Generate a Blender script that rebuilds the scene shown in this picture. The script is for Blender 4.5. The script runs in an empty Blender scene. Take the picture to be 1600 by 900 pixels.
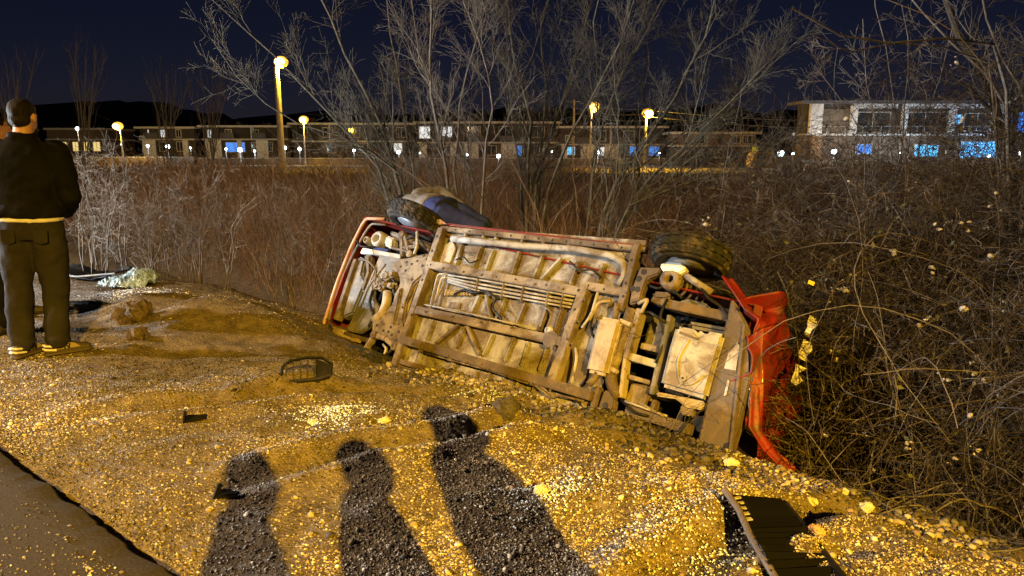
import bpy, bmesh, math, random
import numpy as np
from mathutils import Vector, Matrix

random.seed(7)
rng = np.random.default_rng(7)
R = math.radians
SC = bpy.context.scene
COL = SC.collection

# ------------------------------------------------------------------ camera
F, PITCH, CAMH = 1110.0, math.atan(218 / 1110.0), 1.45
cam_d = bpy.data.cameras.new('camera')
cam_d.sensor_width = 36
cam_d.lens = 36 * F / 1600
cam_d.clip_start, cam_d.clip_end = 0.05, 3000
cam = bpy.data.objects.new('camera', cam_d)
COL.objects.link(cam)
cam.location = (0, 0, CAMH)
cam.rotation_euler = (math.pi / 2 - PITCH, 0, 0)
SC.camera = cam

# ------------------------------------------------------------------ night sky, faint moon, exposure
world = bpy.data.worlds.new('World')
SC.world = world
world.use_nodes = True
wn = world.node_tree
bg = wn.nodes['Background']
sky = wn.nodes.new('ShaderNodeTexSky')
sky.sky_type = 'NISHITA'
sky.sun_disc = False
sky.sun_elevation = R(55)
sky.sun_rotation = R(200)
sky.air_density = 1.0
sky.dust_density = 0.2
sky.ozone_density = 5.0
tint = wn.nodes.new('ShaderNodeMix')
tint.data_type = 'RGBA'
tint.blend_type = 'MULTIPLY'
tint.inputs['Factor'].default_value = 1
tint.inputs['B'].default_value = (1.05, 0.80, 1.30, 1)        # night sky: city-lit, more violet than day
wn.links.new(sky.outputs[0], tint.inputs['A'])
wn.links.new(tint.outputs['Result'], bg.inputs[0])
bg.inputs[1].default_value = 0.0021
moon_d = bpy.data.lights.new('moon', 'SUN')
moon_d.energy = 0.012
moon_d.angle = R(0.5)
moon_d.color = (1, 0.95, 0.88)
moon = bpy.data.objects.new('moon', moon_d)
COL.objects.link(moon)
moon.rotation_euler = (R(35), 0, R(-20))
SC.view_settings.view_transform = 'Standard'
SC.view_settings.look = 'None'
SC.view_settings.exposure = 0.0
SC.view_settings.gamma = 1.0
SC.render.engine = 'CYCLES'
SC.cycles.max_bounces = 5
SC.cycles.diffuse_bounces = 2
SC.cycles.glossy_bounces = 2
SC.cycles.sample_clamp_indirect = 2.0


# ------------------------------------------------------------------ photograph ray helpers
def ray(u, v):
    dx, dy = (u - 800) / F, (450 - v) / F
    return np.array([dx, math.cos(PITCH) + dy * math.sin(PITCH), -math.sin(PITCH) + dy * math.cos(PITCH)])


def at(u, v, Y):                      # point on the pixel's ray at depth y = Y
    d = ray(u, v)
    return np.array([0, 0, CAMH]) + d * (Y / d[1])


# ------------------------------------------------------------------ materials
def mat(name, col, rough=0.7, col2=None, scale=6.0, detail=6.0, lo=0.4, hi=0.62, bump=0.0, bscale=None,
        metal=0.0, spec=0.35, attr=None, stretch=None, coat=0.0):
    m = bpy.data.materials.new(name)
    m.use_nodes = True
    nt = m.node_tree
    b = nt.nodes['Principled BSDF']
    b.inputs['Roughness'].default_value = rough
    b.inputs['Metallic'].default_value = metal
    b.inputs['Specular IOR Level'].default_value = spec
    if coat:
        b.inputs['Coat Weight'].default_value = coat
    b.inputs['Base Color'].default_value = (*col, 1)
    tc = nt.nodes.new('ShaderNodeTexCoord')
    src = tc.outputs['Object']
    if stretch:
        mp = nt.nodes.new('ShaderNodeMapping')
        mp.inputs['Scale'].default_value = stretch
        nt.links.new(src, mp.inputs[0])
        src = mp.outputs[0]
    out = None
    if col2 is not None:
        n = nt.nodes.new('ShaderNodeTexNoise')
        n.inputs['Scale'].default_value = scale
        n.inputs['Detail'].default_value = detail
        n.inputs['Roughness'].default_value = 0.65
        nt.links.new(src, n.inputs['Vector'])
        r = nt.nodes.new('ShaderNodeMapRange')
        r.inputs['From Min'].default_value = lo
        r.inputs['From Max'].default_value = hi
        nt.links.new(n.outputs['Fac'], r.inputs['Value'])
        mx = nt.nodes.new('ShaderNodeMix')
        mx.data_type = 'RGBA'
        mx.inputs['A'].default_value = (*col, 1)
        mx.inputs['B'].default_value = (*col2, 1)
        nt.links.new(r.outputs[0], mx.inputs['Factor'])
        out = mx.outputs['Result']
    if attr:
        a = nt.nodes.new('ShaderNodeAttribute')
        a.attribute_name = attr
        if out is None:
            out = a.outputs['Color']
        else:
            mm = nt.nodes.new('ShaderNodeMix')
            mm.data_type = 'RGBA'
            mm.blend_type = 'MULTIPLY'
            mm.inputs['Factor'].default_value = 1
            nt.links.new(out, mm.inputs['A'])
            nt.links.new(a.outputs['Color'], mm.inputs['B'])
            out = mm.outputs['Result']
    if out is not None:
        nt.links.new(out, b.inputs['Base Color'])
    if bump:
        n2 = nt.nodes.new('ShaderNodeTexNoise')
        n2.inputs['Scale'].default_value = bscale or scale * 4
        n2.inputs['Detail'].default_value = 5
        nt.links.new(src, n2.inputs['Vector'])
        bp = nt.nodes.new('ShaderNodeBump')
        bp.inputs['Strength'].default_value = bump
        bp.inputs['Distance'].default_value = 0.02
        nt.links.new(n2.outputs['Fac'], bp.inputs['Height'])
        nt.links.new(bp.outputs[0], b.inputs['Normal'])
    return m


def grimy(name, clean, dirt, dark, rough=0.75, s1=2.6, s2=11.0, bump=0.4, amt=0.5):
    m = bpy.data.materials.new(name)
    m.use_nodes = True
    nt = m.node_tree
    b = nt.nodes['Principled BSDF']
    b.inputs['Specular IOR Level'].default_value = 0.3
    tc = nt.nodes.new('ShaderNodeTexCoord')

    def noise(scale, detail, lo, hi, dist=0.0):
        n = nt.nodes.new('ShaderNodeTexNoise')
        n.inputs['Scale'].default_value = scale
        n.inputs['Detail'].default_value = detail
        n.inputs['Roughness'].default_value = 0.68
        n.inputs['Distortion'].default_value = dist
        nt.links.new(tc.outputs['Object'], n.inputs['Vector'])
        r = nt.nodes.new('ShaderNodeMapRange')
        r.inputs['From Min'].default_value = lo
        r.inputs['From Max'].default_value = hi
        nt.links.new(n.outputs['Fac'], r.inputs['Value'])
        return r.outputs[0]

    def mix(fac, a, bb):
        x = nt.nodes.new('ShaderNodeMix')
        x.data_type = 'RGBA'
        nt.links.new(fac, x.inputs['Factor'])
        for k, v in (('A', a), ('B', bb)):
            if isinstance(v, tuple): x.inputs[k].default_value = (*v, 1)
            else: nt.links.new(v, x.inputs[k])
        return x.outputs['Result']
    c = mix(noise(s1, 10, amt - .06, amt + .10, .6), clean, dirt)          # splashed mud with ragged borders
    c = mix(noise(s2, 8, .58, .70, .3), c, dark)                          # oil and rust spots
    c = mix(noise(60, 4, .60, .74), c, tuple(min(1, k * 1.15) for k in clean))   # dust speckle
    nt.links.new(c, b.inputs['Base Color'])
    n3 = noise(s1 * 2, 6, .3, .7)
    mr = nt.nodes.new('ShaderNodeMapRange')
    mr.inputs['To Min'].default_value = rough - .25
    mr.inputs['To Max'].default_value = rough + .15
    nt.links.new(n3, mr.inputs['Value'])
    nt.links.new(mr.outputs[0], b.inputs['Roughness'])
    bp = nt.nodes.new('ShaderNodeBump')
    bp.inputs['Strength'].default_value = bump
    bp.inputs['Distance'].default_value = 0.012
    nt.links.new(noise(34, 6, .2, .8), bp.inputs['Height'])
    nt.links.new(bp.outputs[0], b.inputs['Normal'])
    return m


def emit(name, col, strength):
    m = bpy.data.materials.new(name)
    m.use_nodes = True
    b = m.node_tree.nodes['Principled BSDF']
    b.inputs['Base Color'].default_value = (*[min(1, c) for c in col], 1)
    b.inputs['Emission Color'].default_value = (*col, 1)
    b.inputs['Emission Strength'].default_value = strength
    return m


def glass(name, col=(0.03, 0.04, 0.05), rough=0.06):
    m = mat(name, col, rough, spec=0.8)
    return m


M = dict(
    gravel=mat('gravel_ground', (0.075, 0.055, 0.038), 0.95, (0.20, 0.16, 0.115), 9, 12, 0.35, 0.7, 0.9, 60),
    stone=mat('stone', (1, 1, 1), 0.8, None, attr='tint', bump=0.25, bscale=60),
    asphalt=mat('asphalt', (0.032, 0.026, 0.02), 0.95, (0.06, 0.05, 0.038), 90, 8, 0.4, 0.65, 0.07, 220, spec=0.1),
    pale=grimy('dusty_pale_steel', (0.29, 0.28, 0.255), (0.105, 0.078, 0.048), (0.022, 0.019, 0.016), amt=.465),
    rail=grimy('dusty_frame_steel', (0.24, 0.20, 0.15), (0.085, 0.06, 0.038), (0.025, 0.02, 0.016), s1=3.2, amt=.46),
    brown=grimy('rusty_brown_steel', (0.085, 0.065, 0.048), (0.16, 0.115, 0.075), (0.03, 0.02, 0.015), s1=4, amt=.55),
    mud=grimy('muddy_alloy', (0.22, 0.18, 0.125), (0.085, 0.06, 0.04), (0.025, 0.02, 0.016), s1=5, amt=.48, bump=.8),
    muffler=grimy('dull_aluminised_steel', (0.34, 0.285, 0.2), (0.19, 0.14, 0.08), (0.10, 0.06, 0.035), s1=4, amt=.55, rough=.6),
    tank=grimy('chalky_tank_coating', (0.36, 0.35, 0.325), (0.16, 0.125, 0.085), (0.05, 0.04, 0.03), s1=3.2, amt=.51),
    tray=grimy('grey_plastic_tray', (0.10, 0.10, 0.105), (0.22, 0.19, 0.15), (0.02, 0.02, 0.02), s1=3.5, amt=.53, rough=.55),
    dark=mat('black_plastic', (0.010, 0.010, 0.011), 0.5, (0.028, 0.024, 0.02), 8, 6, 0.5, 0.75, 0.15, 30, spec=.2),
    rubber=mat('muddy_rubber', (0.017, 0.017, 0.017), 0.85, (0.16, 0.12, 0.08), 9, 9, 0.52, 0.74, 0.35, 60),
    rim=mat('grey_steel_rim', (0.18, 0.20, 0.23), 0.5, (0.09, 0.08, 0.07), 7, 6, metal=0.3),
    red=mat('red_car_paint', (0.19, 0.010, 0.007), 0.5, (0.075, 0.022, 0.015), 7, 10, 0.42, 0.65, 0.2, 40, coat=0.15),
    redrim=mat('dusty_red_paint', (0.34, 0.13, 0.09), 0.7, (0.42, 0.31, 0.22), 5, 9, 0.35, 0.6),
    white=mat('white_trim', (0.75, 0.75, 0.72), 0.5, (0.45, 0.4, 0.33), 14, 6, 0.5, 0.7),
    blk=mat('black_trim', (.005, .005, .0055), .5, (.018, .015, .012), 14, 6, .55, .8, spec=.15),
    rust=mat('rust_spot', (0.2, 0.09, 0.04), 0.9),
    bark=mat('lichen_bark', (0.095, 0.084, 0.07), 0.9, (0.18, 0.19, 0.12), 14, 7, 0.5, 0.68, 0.6, 60),
    bark2=mat('grey_bark', (0.165, 0.145, 0.125), 0.9, (0.10, 0.08, 0.06), 12, 7, 0.45, 0.7, 0.5, 60),
    barks=mat('brown_twig_bark', (0.10, 0.075, 0.055), 0.9, (0.24, 0.21, 0.18), 6, 7, 0.5, 0.7, 0.4, 60),
    barkd=mat('dark_bark', (0.05, 0.042, 0.036), 0.95, (0.09, 0.08, 0.06), 10, 7, 0.45, 0.7, 0.6, 40),
    cane=mat('bramble_cane', (0.035, 0.026, 0.018), 0.9, (0.20, 0.175, 0.15), 5, 6, 0.50, 0.68),
    scrub=mat('dry_brown_scrub', (1, 1, 1), 0.95, None, attr='tint'),
    leaf=mat('grey_green_bramble_leaf', (0.06, 0.075, 0.03), 0.7, (0.10, 0.085, 0.04), 6, 4),
    fluff=mat('seed_fluff', (0.55, 0.52, 0.46), 0.95, (0.38, 0.34, 0.28), 30, 4),
    yleaf=mat('yellow_leaf', (0.62, 0.45, 0.05), 0.7),
    soil=mat('clod_soil', (0.055, 0.038, 0.024), 0.95, (0.12, 0.09, 0.055), 14, 9, 0.4, 0.7, 0.8, 60),
    shatter=mat('shattered_glass', (0.34, 0.44, 0.46), 0.2, (0.12, 0.16, 0.17), 40, 5, 0.4, 0.6, spec=0.8),
    concrete=mat('pole_concrete', (0.5, 0.47, 0.42), 0.9, (0.33, 0.3, 0.26), 3, 8, 0.4, 0.7),
    steel=mat('galvanised_steel', (0.32, 0.33, 0.34), 0.5, metal=0.4),
    sodium=emit('sodium_lens', (1.0, 0.66, 0.18), 45),
    sodium2=emit('sodium_lens_dim', (1.0, 0.62, 0.16), 14),
    led=emit('white_led_globe', (0.78, 0.95, 1.0), 9),
    skin=mat('skin', (0.50, 0.28, 0.19), 0.55, (0.42, 0.22, 0.15), 12, 5),
    hair=mat('dark_hair', (0.009, 0.007, 0.006), 0.7, (0.02, 0.015, 0.012), 60, 4, spec=.12, stretch=(1, 1, 0.2), bump=0.6, bscale=140),
    jacket=mat('black_jacket', (0.0045, 0.0045, 0.0052), 0.8, (0.008, 0.008, 0.009), 6, 6, bump=0.3, bscale=7, spec=0.05),
    trouser=mat('charcoal_trousers', (0.026, 0.024, 0.024), 0.95, (0.018, 0.017, 0.017), 5, 7, bump=0.35, bscale=10, spec=0.05),
    navy=mat('navy_cloth', (0.012, 0.018, 0.085), 0.85, (0.02, 0.03, 0.12), 5, 6, bump=0.3, bscale=9),
    greycloth=mat('grey_cloth', (0.17, 0.155, 0.14), 0.9, (0.12, 0.11, 0.10), 6, 7, bump=0.3, bscale=9),
    shirt=mat('white_shirt', (0.55, 0.53, 0.50), 0.9, bump=0.2, bscale=20),
    beige=mat('tan_suede', (0.20, 0.16, 0.11), 0.85),
    shoe=mat('dark_shoe', (0.05, 0.04, 0.032), 0.8),
)


# ------------------------------------------------------------------ mesh helpers
def link(name, me, m, parent=None, smooth=False):
    o = bpy.data.objects.new(name, me)
    COL.objects.link(o)
    if m is not None and not me.materials:
        me.materials.append(m)
    if parent is not None:
        o.parent = parent
    if smooth:
        me.polygons.foreach_set('use_smooth', np.ones(len(me.polygons), bool))
    return o


def np_mesh(name, V, Q, tint=None):       # V (n,3); Q (m,3|4) equal-sized faces
    V = np.ascontiguousarray(V, np.float32)
    Q = np.ascontiguousarray(Q, np.int32)
    me = bpy.data.meshes.new(name)
    me.vertices.add(len(V))
    me.vertices.foreach_set('co', V.ravel())
    k = Q.shape[1]
    me.loops.add(Q.size)
    me.loops.foreach_set('vertex_index', Q.ravel())
    me.polygons.add(len(Q))
    me.polygons.foreach_set('loop_start', np.arange(0, Q.size, k, dtype=np.int32))
    me.update(calc_edges=True)
    if tint is not None:
        a = me.attributes.new('tint', 'FLOAT_COLOR', 'POINT')
        c = np.ones((len(V), 4), np.float32)
        c[:, :3] = tint
        a.data.foreach_set('color', c.ravel())
    return me


def tubes(P, Rd, n=4):                    # P (N,K,3), Rd (N,K) -> V, Q
    N, K, _ = P.shape
    T = np.empty_like(P)
    T[:, 1:-1] = P[:, 2:] - P[:, :-2]
    T[:, 0] = P[:, 1] - P[:, 0]
    T[:, -1] = P[:, -1] - P[:, -2]
    T /= np.linalg.norm(T, axis=2, keepdims=True) + 1e-9
    ref = np.where(np.abs(T[:, :1, 2:3]).repeat(K, 1) > 0.8, np.array([1., 0, 0]), np.array([0, 0, 1.]))
    U = np.cross(T, ref)
    U /= np.linalg.norm(U, axis=2, keepdims=True) + 1e-9
    W = np.cross(T, U)
    a = np.arange(n) * 2 * math.pi / n
    V = P[:, :, None, :] + Rd[:, :, None, None] * (np.cos(a)[None, None, :, None] * U[:, :, None, :] + np.sin(a)[None, None, :, None] * W[:, :, None, :])
    idx = np.arange(N * K * n).reshape(N, K, n)
    A = idx[:, :-1, :]
    B = idx[:, 1:, :]
    Q = np.stack([A, np.roll(A, -1, 2), np.roll(B, -1, 2), B], -1).reshape(-1, 4)
    return V.reshape(-1, 3), Q


def merge(parts):
    Vs, Qs, o = [], [], 0
    for V, Q in parts:
        Vs.append(V)
        Qs.append(Q + o)
        o += len(V)
    return np.concatenate(Vs), np.concatenate(Qs)


class MB:
    def __init__(s):
        s.v, s.f = [], []

    def add(s, V, Fc):
        o = len(s.v)
        s.v += [tuple(map(float, p)) for p in V]
        s.f += [tuple(int(i) + o for i in f) for f in Fc]
        return s

    def box(s, lo, hi):
        x0, y0, z0 = lo
        x1, y1, z1 = hi
        return s.add([(x0, y0, z0), (x1, y0, z0), (x1, y1, z0), (x0, y1, z0), (x0, y0, z1), (x1, y0, z1), (x1, y1, z1), (x0, y1, z1)],
                     [(3, 2, 1, 0), (4, 5, 6, 7), (0, 1, 5, 4), (1, 2, 6, 5), (2, 3, 7, 6), (3, 0, 4, 7)])

    def bar(s, p, q, w, z0, z1):          # box from p to q in the xy plane, width w, between z0 and z1
        p, q = np.array(p, float)[:2], np.array(q, float)[:2]
        d = (q - p) / (np.linalg.norm(q - p) + 1e-9)
        n = np.array([-d[1], d[0]]) * w / 2
        c = [p - n, q - n, q + n, p + n]
        return s.add([(*a, z0) for a in c] + [(*a, z1) for a in c],
                     [(3, 2, 1, 0), (4, 5, 6, 7), (0, 1, 5, 4), (1, 2, 6, 5), (2, 3, 7, 6), (3, 0, 4, 7)])

    def beam(s, p, q, w, h, up=(0, 0, 1)):
        p, q, up = np.array(p, float), np.array(q, float), np.array(up, float)
        d = (q - p) / (np.linalg.norm(q - p) + 1e-9)
        a = np.cross(d, up)
        a /= np.linalg.norm(a) + 1e-9
        b = np.cross(a, d)
        c = [-a * w / 2 - b * h / 2, a * w / 2 - b * h / 2, a * w / 2 + b * h / 2, -a * w / 2 + b * h / 2]
        return s.add([p + k for k in c] + [q + k for k in c],
                     [(3, 2, 1, 0), (4, 5, 6, 7), (0, 1, 5, 4), (1, 2, 6, 5), (2, 3, 7, 6), (3, 0, 4, 7)])

    def plate(s, poly, z0, z1):
        n = len(poly)
        a = sum(poly[i][0] * poly[(i + 1) % n][1] - poly[(i + 1) % n][0] * poly[i][1] for i in range(n))
        if a < 0:
            poly = poly[::-1]
        return s.add([(p[0], p[1], z0) for p in poly] + [(p[0], p[1], z1) for p in poly],
                     [tuple(range(n))[::-1], tuple(range(n, 2 * n))] + [(i, (i + 1) % n, n + (i + 1) % n, n + i) for i in range(n)])

    def tube(s, pts, r, n=8, smooth_bends=True):
        P = np.array([pts], float)
        K = P.shape[1]
        rr = np.full((1, K), r, float) if np.isscalar(r) else np.array([r], float)
        V, Q = tubes(P, rr, n)
        o = len(V)
        caps = [tuple(range(n))[::-1], tuple(range(o - n, o))]
        return s.add(V, [tuple(q) for q in Q] + caps)

    def lathe(s, prof, n=24, axis='z', c=(0, 0, 0), cap=True):   # prof: (r, h)
        V, Fc = [], []
        for r, h in prof:
            for k in range(n):
                a = 2 * math.pi * k / n
                p = (r * math.cos(a), r * math.sin(a), h)
                if axis == 'y':
                    p = (p[0], p[2], -p[1])
                elif axis == 'x':
                    p = (p[2], p[0], p[1])
                V.append((p[0] + c[0], p[1] + c[1], p[2] + c[2]))
        m = len(prof)
        for i in range(m - 1):
            for k in range(n):
                Fc.append((i * n + k, i * n + (k + 1) % n, (i + 1) * n + (k + 1) % n, (i + 1) * n + k))
        if cap:
            Fc.append(tuple(range(n))[::-1])
            Fc.append(tuple(range((m - 1) * n, m * n)))
        return s.add(V, Fc)

    def ball(s, c, r, n=10, m=7):
        r = np.array(r, float) * np.ones(3)
        V = [(c[0], c[1], c[2] - r[2])]
        for i in range(1, m):
            t = math.pi * i / m
            for k in range(n):
                a = 2 * math.pi * k / n
                V.append((c[0] + r[0] * math.sin(t) * math.cos(a), c[1] + r[1] * math.sin(t) * math.sin(a), c[2] - r[2] * math.cos(t)))
        V.append((c[0], c[1], c[2] + r[2]))
        Fc = [(0, 1 + (k + 1) % n, 1 + k) for k in range(n)]
        for i in range(m - 2):
            for k in range(n):
                Fc.append((1 + i * n + k, 1 + i * n + (k + 1) % n, 1 + (i + 1) * n + (k + 1) % n, 1 + (i + 1) * n + k))
        e = len(V) - 1
        Fc += [(e, 1 + (m - 2) * n + k, 1 + (m - 2) * n + (k + 1) % n) for k in range(n)]
        return s.add(V, Fc)

    def build(s, name, m, parent=None, smooth=False, bevel=0.0):
        me = bpy.data.meshes.new(name)
        me.from_pydata(s.v, [], s.f)
        if bevel:
            bm = bmesh.new()
            bm.from_mesh(me)
            bmesh.ops.bevel(bm, geom=[e for e in bm.edges if len(e.link_faces) == 2 and e.calc_face_angle(0) > 0.6], offset=bevel, segments=2, affect='EDGES', clamp_overlap=True)
            bm.to_mesh(me)
            bm.free()
        return link(name, me, m, parent, smooth)


def empty(name, loc=(0, 0, 0), rz=0.0):
    o = bpy.data.objects.new(name, None)
    COL.objects.link(o)
    o.location = [float(c) for c in loc]
    o.rotation_euler = (0, 0, rz)
    o.empty_display_size = 0.2
    return o


def tag(o, label=None, cat=None, group=None, kind=None):
    if label: o['label'] = label
    if cat: o['category'] = cat
    if group: o['group'] = group
    if kind: o['kind'] = kind
    return o


def copy_tree(o, parent=None):
    c = o.copy()
    COL.objects.link(c)
    c.parent = parent
    for ch in o.children:
        copy_tree(ch, c)
    return c


# smooth value noise in numpy
_G = rng.random((64, 64))


def vnoise(x, y):
    xi, yi = np.floor(x).astype(int), np.floor(y).astype(int)
    fx, fy = x - xi, y - yi
    fx, fy = fx * fx * (3 - 2 * fx), fy * fy * (3 - 2 * fy)
    g = lambda a, b: _G[a % 64, b % 64]
    return (g(xi, yi) * (1 - fx) + g(xi + 1, yi) * fx) * (1 - fy) + (g(xi, yi + 1) * (1 - fx) + g(xi + 1, yi + 1) * fx) * fy - 0.5


def sstep(a, b, x):
    t = np.clip((x - a) / (b - a), 0, 1)
    return t * t * (3 - 2 * t)


# ------------------------------------------------------------------ terrain: s runs away from the road, t along it
PS = [-400, 1.0, 2.4, 3.2, 4.0, 4.6, 5.4, 6.4, 7.4, 8.8, 11, 60, 400]
PZ = [0, 0, -0.03, -0.15, -0.44, -0.72, -1.15, -1.40, -1.15, -0.75, -0.6, -0.75, -0.9]


RUTS = ((-3.75, .38), (-2.55, .30), (-0.9, .15))


def st(x, y):
    return 0.62 * x + 0.785 * y, 0.785 * x - 0.62 * y


def zg(x, y):
    x, y = np.asarray(x, float), np.asarray(y, float)
    s, t = st(x, y)
    s2 = s - 1.0 * sstep(-5.0, -7.0, t)
    z = np.interp(s2, PS, PZ)
    zl = np.interp(s2 - 0.25, PS, PZ)
    zr = np.interp(s2 + 0.25, PS, PZ)
    z = (z + zl + zr) / 3
    near = sstep(60, 20, y)
    rough = sstep(1.1, 2.6, s)
    z = z + near * rough * (0.10 * vnoise(x * 1.3, y * 1.3) + 0.06 * vnoise(x * 3.1 + 9, y * 3.1) + 0.035 * vnoise(x * 7 + 3, y * 7 + 5) + 0.02 * vnoise(x * 17, y * 17))
    z = z + 0.015 * vnoise(x * 6 + 3, y * 6) * sstep(1.0, 1.4, s) * near
    for c0, sl in RUTS:                     # ruts ploughed across the shoulder towards the ditch
        e_ = t - c0 - sl * (s - 2.5) - .12 * vnoise(s * 1.7 + c0, s * 0 + 2)
        z = z + (-0.055 * np.exp(-(e_ / .10) ** 2) + 0.035 * np.exp(-((np.abs(e_) - .19) / .08) ** 2)) * sstep(1.3, 2.0, s) * sstep(4.4, 3.6, s)
    # dirt pushed up along the lower edge of the van and two lumps left of it
    z = z + (0.09 + .14 * vnoise(x * 2.2, y * 2.2 + 3)) * np.exp(-((s - 4.2) / 0.24) ** 2) * sstep(-5.2, -4.0, t) * sstep(0.4, -1.2, t)
    for (cx, cy, a, r) in ((-2.75, 6.35, 0.16, 0.40), (-3.45, 6.45, 0.15, 0.32), (-2.15, 6.3, 0.13, 0.30), (-1.7, 6.0, 0.07, 0.28), (0.55, 4.35, 0.10, 0.3), (-0.2, 4.9, 0.07, .3)):
        z = z + a * np.exp(-((x - cx) ** 2 + (y - cy) ** 2) / r ** 2)
    return z


def zg1(x, y):
    return float(zg(x, y))


def gp(u, v, d0=4.0):                       # where the pixel's ray meets the ground
    d = ray(u, v)
    lo, hi = 0.3, 60.0
    o = np.array([0, 0, CAMH])
    tt = np.linspace(lo, hi, 4000)
    P = o + d * tt[:, None]
    below = P[:, 2] < zg(P[:, 0], P[:, 1])
    i = int(np.argmax(below)) if below.any() else len(tt) - 1
    return P[i]


def warp(n, near, far):
    k = np.linspace(-1, 1, n)
    return near * k + (far - near) * np.sign(k) * np.abs(k) ** 5


gx = warp(460, 8.0, 420)
gy = 3.5 + warp(460, 7.5, 420)
GX, GY = np.meshgrid(gx, gy, indexing='ij')
GZ = zg(GX, GY)
S_, T_ = st(GX, GY)
GZ = np.where(S_ < 0.8, GZ - 0.05, GZ) - 0.07 * np.exp(-((S_ - 1.03) / 0.035) ** 2) * (GY < 12)
gi = np.arange(GX.size).reshape(GX.shape)
ground = link('ground', np_mesh('ground', np.stack([GX, GY, GZ], -1).reshape(-1, 3),
              np.stack([gi[:-1, :-1], gi[1:, :-1], gi[1:, 1:], gi[:-1, 1:]], -1).reshape(-1, 4)), M['gravel'], smooth=True)
tag(ground, kind='structure')

# asphalt road sheet with a broken edge, standing a little proud of the shoulder
tt_ = np.r_[np.linspace(-60, -7, 100), np.linspace(-6.95, 4, 700), np.linspace(4.1, 60, 100)]
edge = 1.00 + 0.02 * vnoise(tt_ * 1.5, tt_ * 0 + 3) + 0.025 * vnoise(tt_ * 6, tt_ * 0 + 8) + 0.010 * vnoise(tt_ * 23, tt_ * 0 + 1)


def st2xy(s, t):
    det = 0.62 * -0.62 - 0.785 * 0.785
    x = (s * -0.62 - 0.785 * t) / det
    y = (0.62 * t - 0.785 * s) / det
    return x, y


rows = []
for ss, zz in ((-7.2 + 0 * edge, -0.06), (-7.2 + 0 * edge, 0.022), (0.88 + 0 * edge, 0.022), (edge - 0.012, 0.022), (edge, 0.014), (edge + 0.01, -0.08)):
    x, y = st2xy(ss, tt_)
    rows.append(np.stack([x, y, np.full_like(x, zz)], -1))
RV = np.stack(rows, 0)
ri = np.arange(RV.shape[0] * RV.shape[1]).reshape(RV.shape[:2])
road = link('road', np_mesh('road', RV.reshape(-1, 3), np.stack([ri[:-1, :-1], ri[:-1, 1:], ri[1:, 1:], ri[1:, :-1]], -1).reshape(-1, 4)), M['asphalt'])
tag(road, kind='structure')

# far lit street, beyond the scrub
fr = MB()
fr.add([(-220, 60, -0.60), (260, 60, -0.60), (260, 76, -0.55), (-220, 76, -0.55)], [(0, 1, 2, 3)])
tag(fr.build('street', mat('street_paving', (0.30, 0.27, 0.22), 0.9, (0.2, 0.18, 0.15), 0.6, 8)), kind='structure')
# dark wooded hill line
hx = np.linspace(-420, 420, 160)
hz = 20 + 8 * vnoise(hx * 0.015 + 5, hx * 0 + 2) + 4 * vnoise(hx * 0.05, hx * 0) + 3.0 * vnoise(hx * 0.25, hx * 0 + 4) + 2 * vnoise(hx * .7, hx * 0 + 7)
HV = np.concatenate([np.stack([hx, 0 * hx + 300 - 30, 0 * hx - 2], -1), np.stack([hx, 0 * hx + 330, hz * 0.8], -1), np.stack([hx, 0 * hx + 380, hz], -1), np.stack([hx, 0 * hx + 480, 0 * hx - 2], -1)])
hi_ = np.arange(len(HV)).reshape(4, -1)
hill = link('hill', np_mesh('hill', HV, np.stack([hi_[:-1, :-1], hi_[:-1, 1:], hi_[1:, 1:], hi_[1:, :-1]], -1).reshape(-1, 4)), mat('dark_hill', (0.03, 0.03, 0.02), 1.0, (0.015, 0.017, 0.01), 0.2, 8))
tag(hill, kind='structure')

# ------------------------------------------------------------------ lamps that light the place
SODIUM = (1.0, 0.55, 0.03)


def point_light(name, loc, col, energy, radius, parent=None):
    d = bpy.data.lights.new(name, 'POINT')
    d.energy, d.color, d.shadow_soft_size = energy, col, radius
    o = bpy.data.objects.new(name, d)
    COL.objects.link(o)
    o.location = [float(c) for c in loc]
    if parent: o.parent = parent
    return o


# cut-off street lamp across the road, behind the viewpoint: its unseen shade is shaped to hold light off trees and brambles
LPOS = np.array([4.8, -13.2])
rl = tag(empty('street_lamp', (LPOS[0], LPOS[1], 0), math.atan2(5.6, 13.2 + 6.0)), 'tall street lamp with added box shade across the road behind the viewpoint', 'street lamp', 'street lamps')
pm = MB()
pm.lathe([(0.16, 0), (0.15, 0.4), (0.10, 0.45), (0.06, 8.2)], 12, c=(0, -0.9, 0))
pm.build('pole', M['steel'], rl)
MB().tube([(0, -0.9, 8.15), (0, -0.6, 8.32), (0, -0.2, 8.34)], 0.035).build('arm', M['steel'], rl)
hs = MB()
hs.box((-0.75, -0.30, 8.09), (0.75, 0.72, 8.11))
hs.box((-0.75, 0.70, 7.748), (0.75, 0.72, 8.089))
hs.box((-0.75, -0.30, 7.99), (0.75, -0.285, 8.089))
hs.box((0.125, -0.10, 7.50), (0.137, 0.698, 8.088))  # added side plate that blocks the yellow light from the brambles
hs.build('shade', M['steel'], rl)
MB().ball((0, 0, 8.0), (0.05, 0.05, 0.03)).build('bulb', M['sodium'], rl).location = (0, -0.12, 0.03)
point_light('lamp_light', (0, 0, 8.0), SODIUM, 57000, 0.07, rl)

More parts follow.
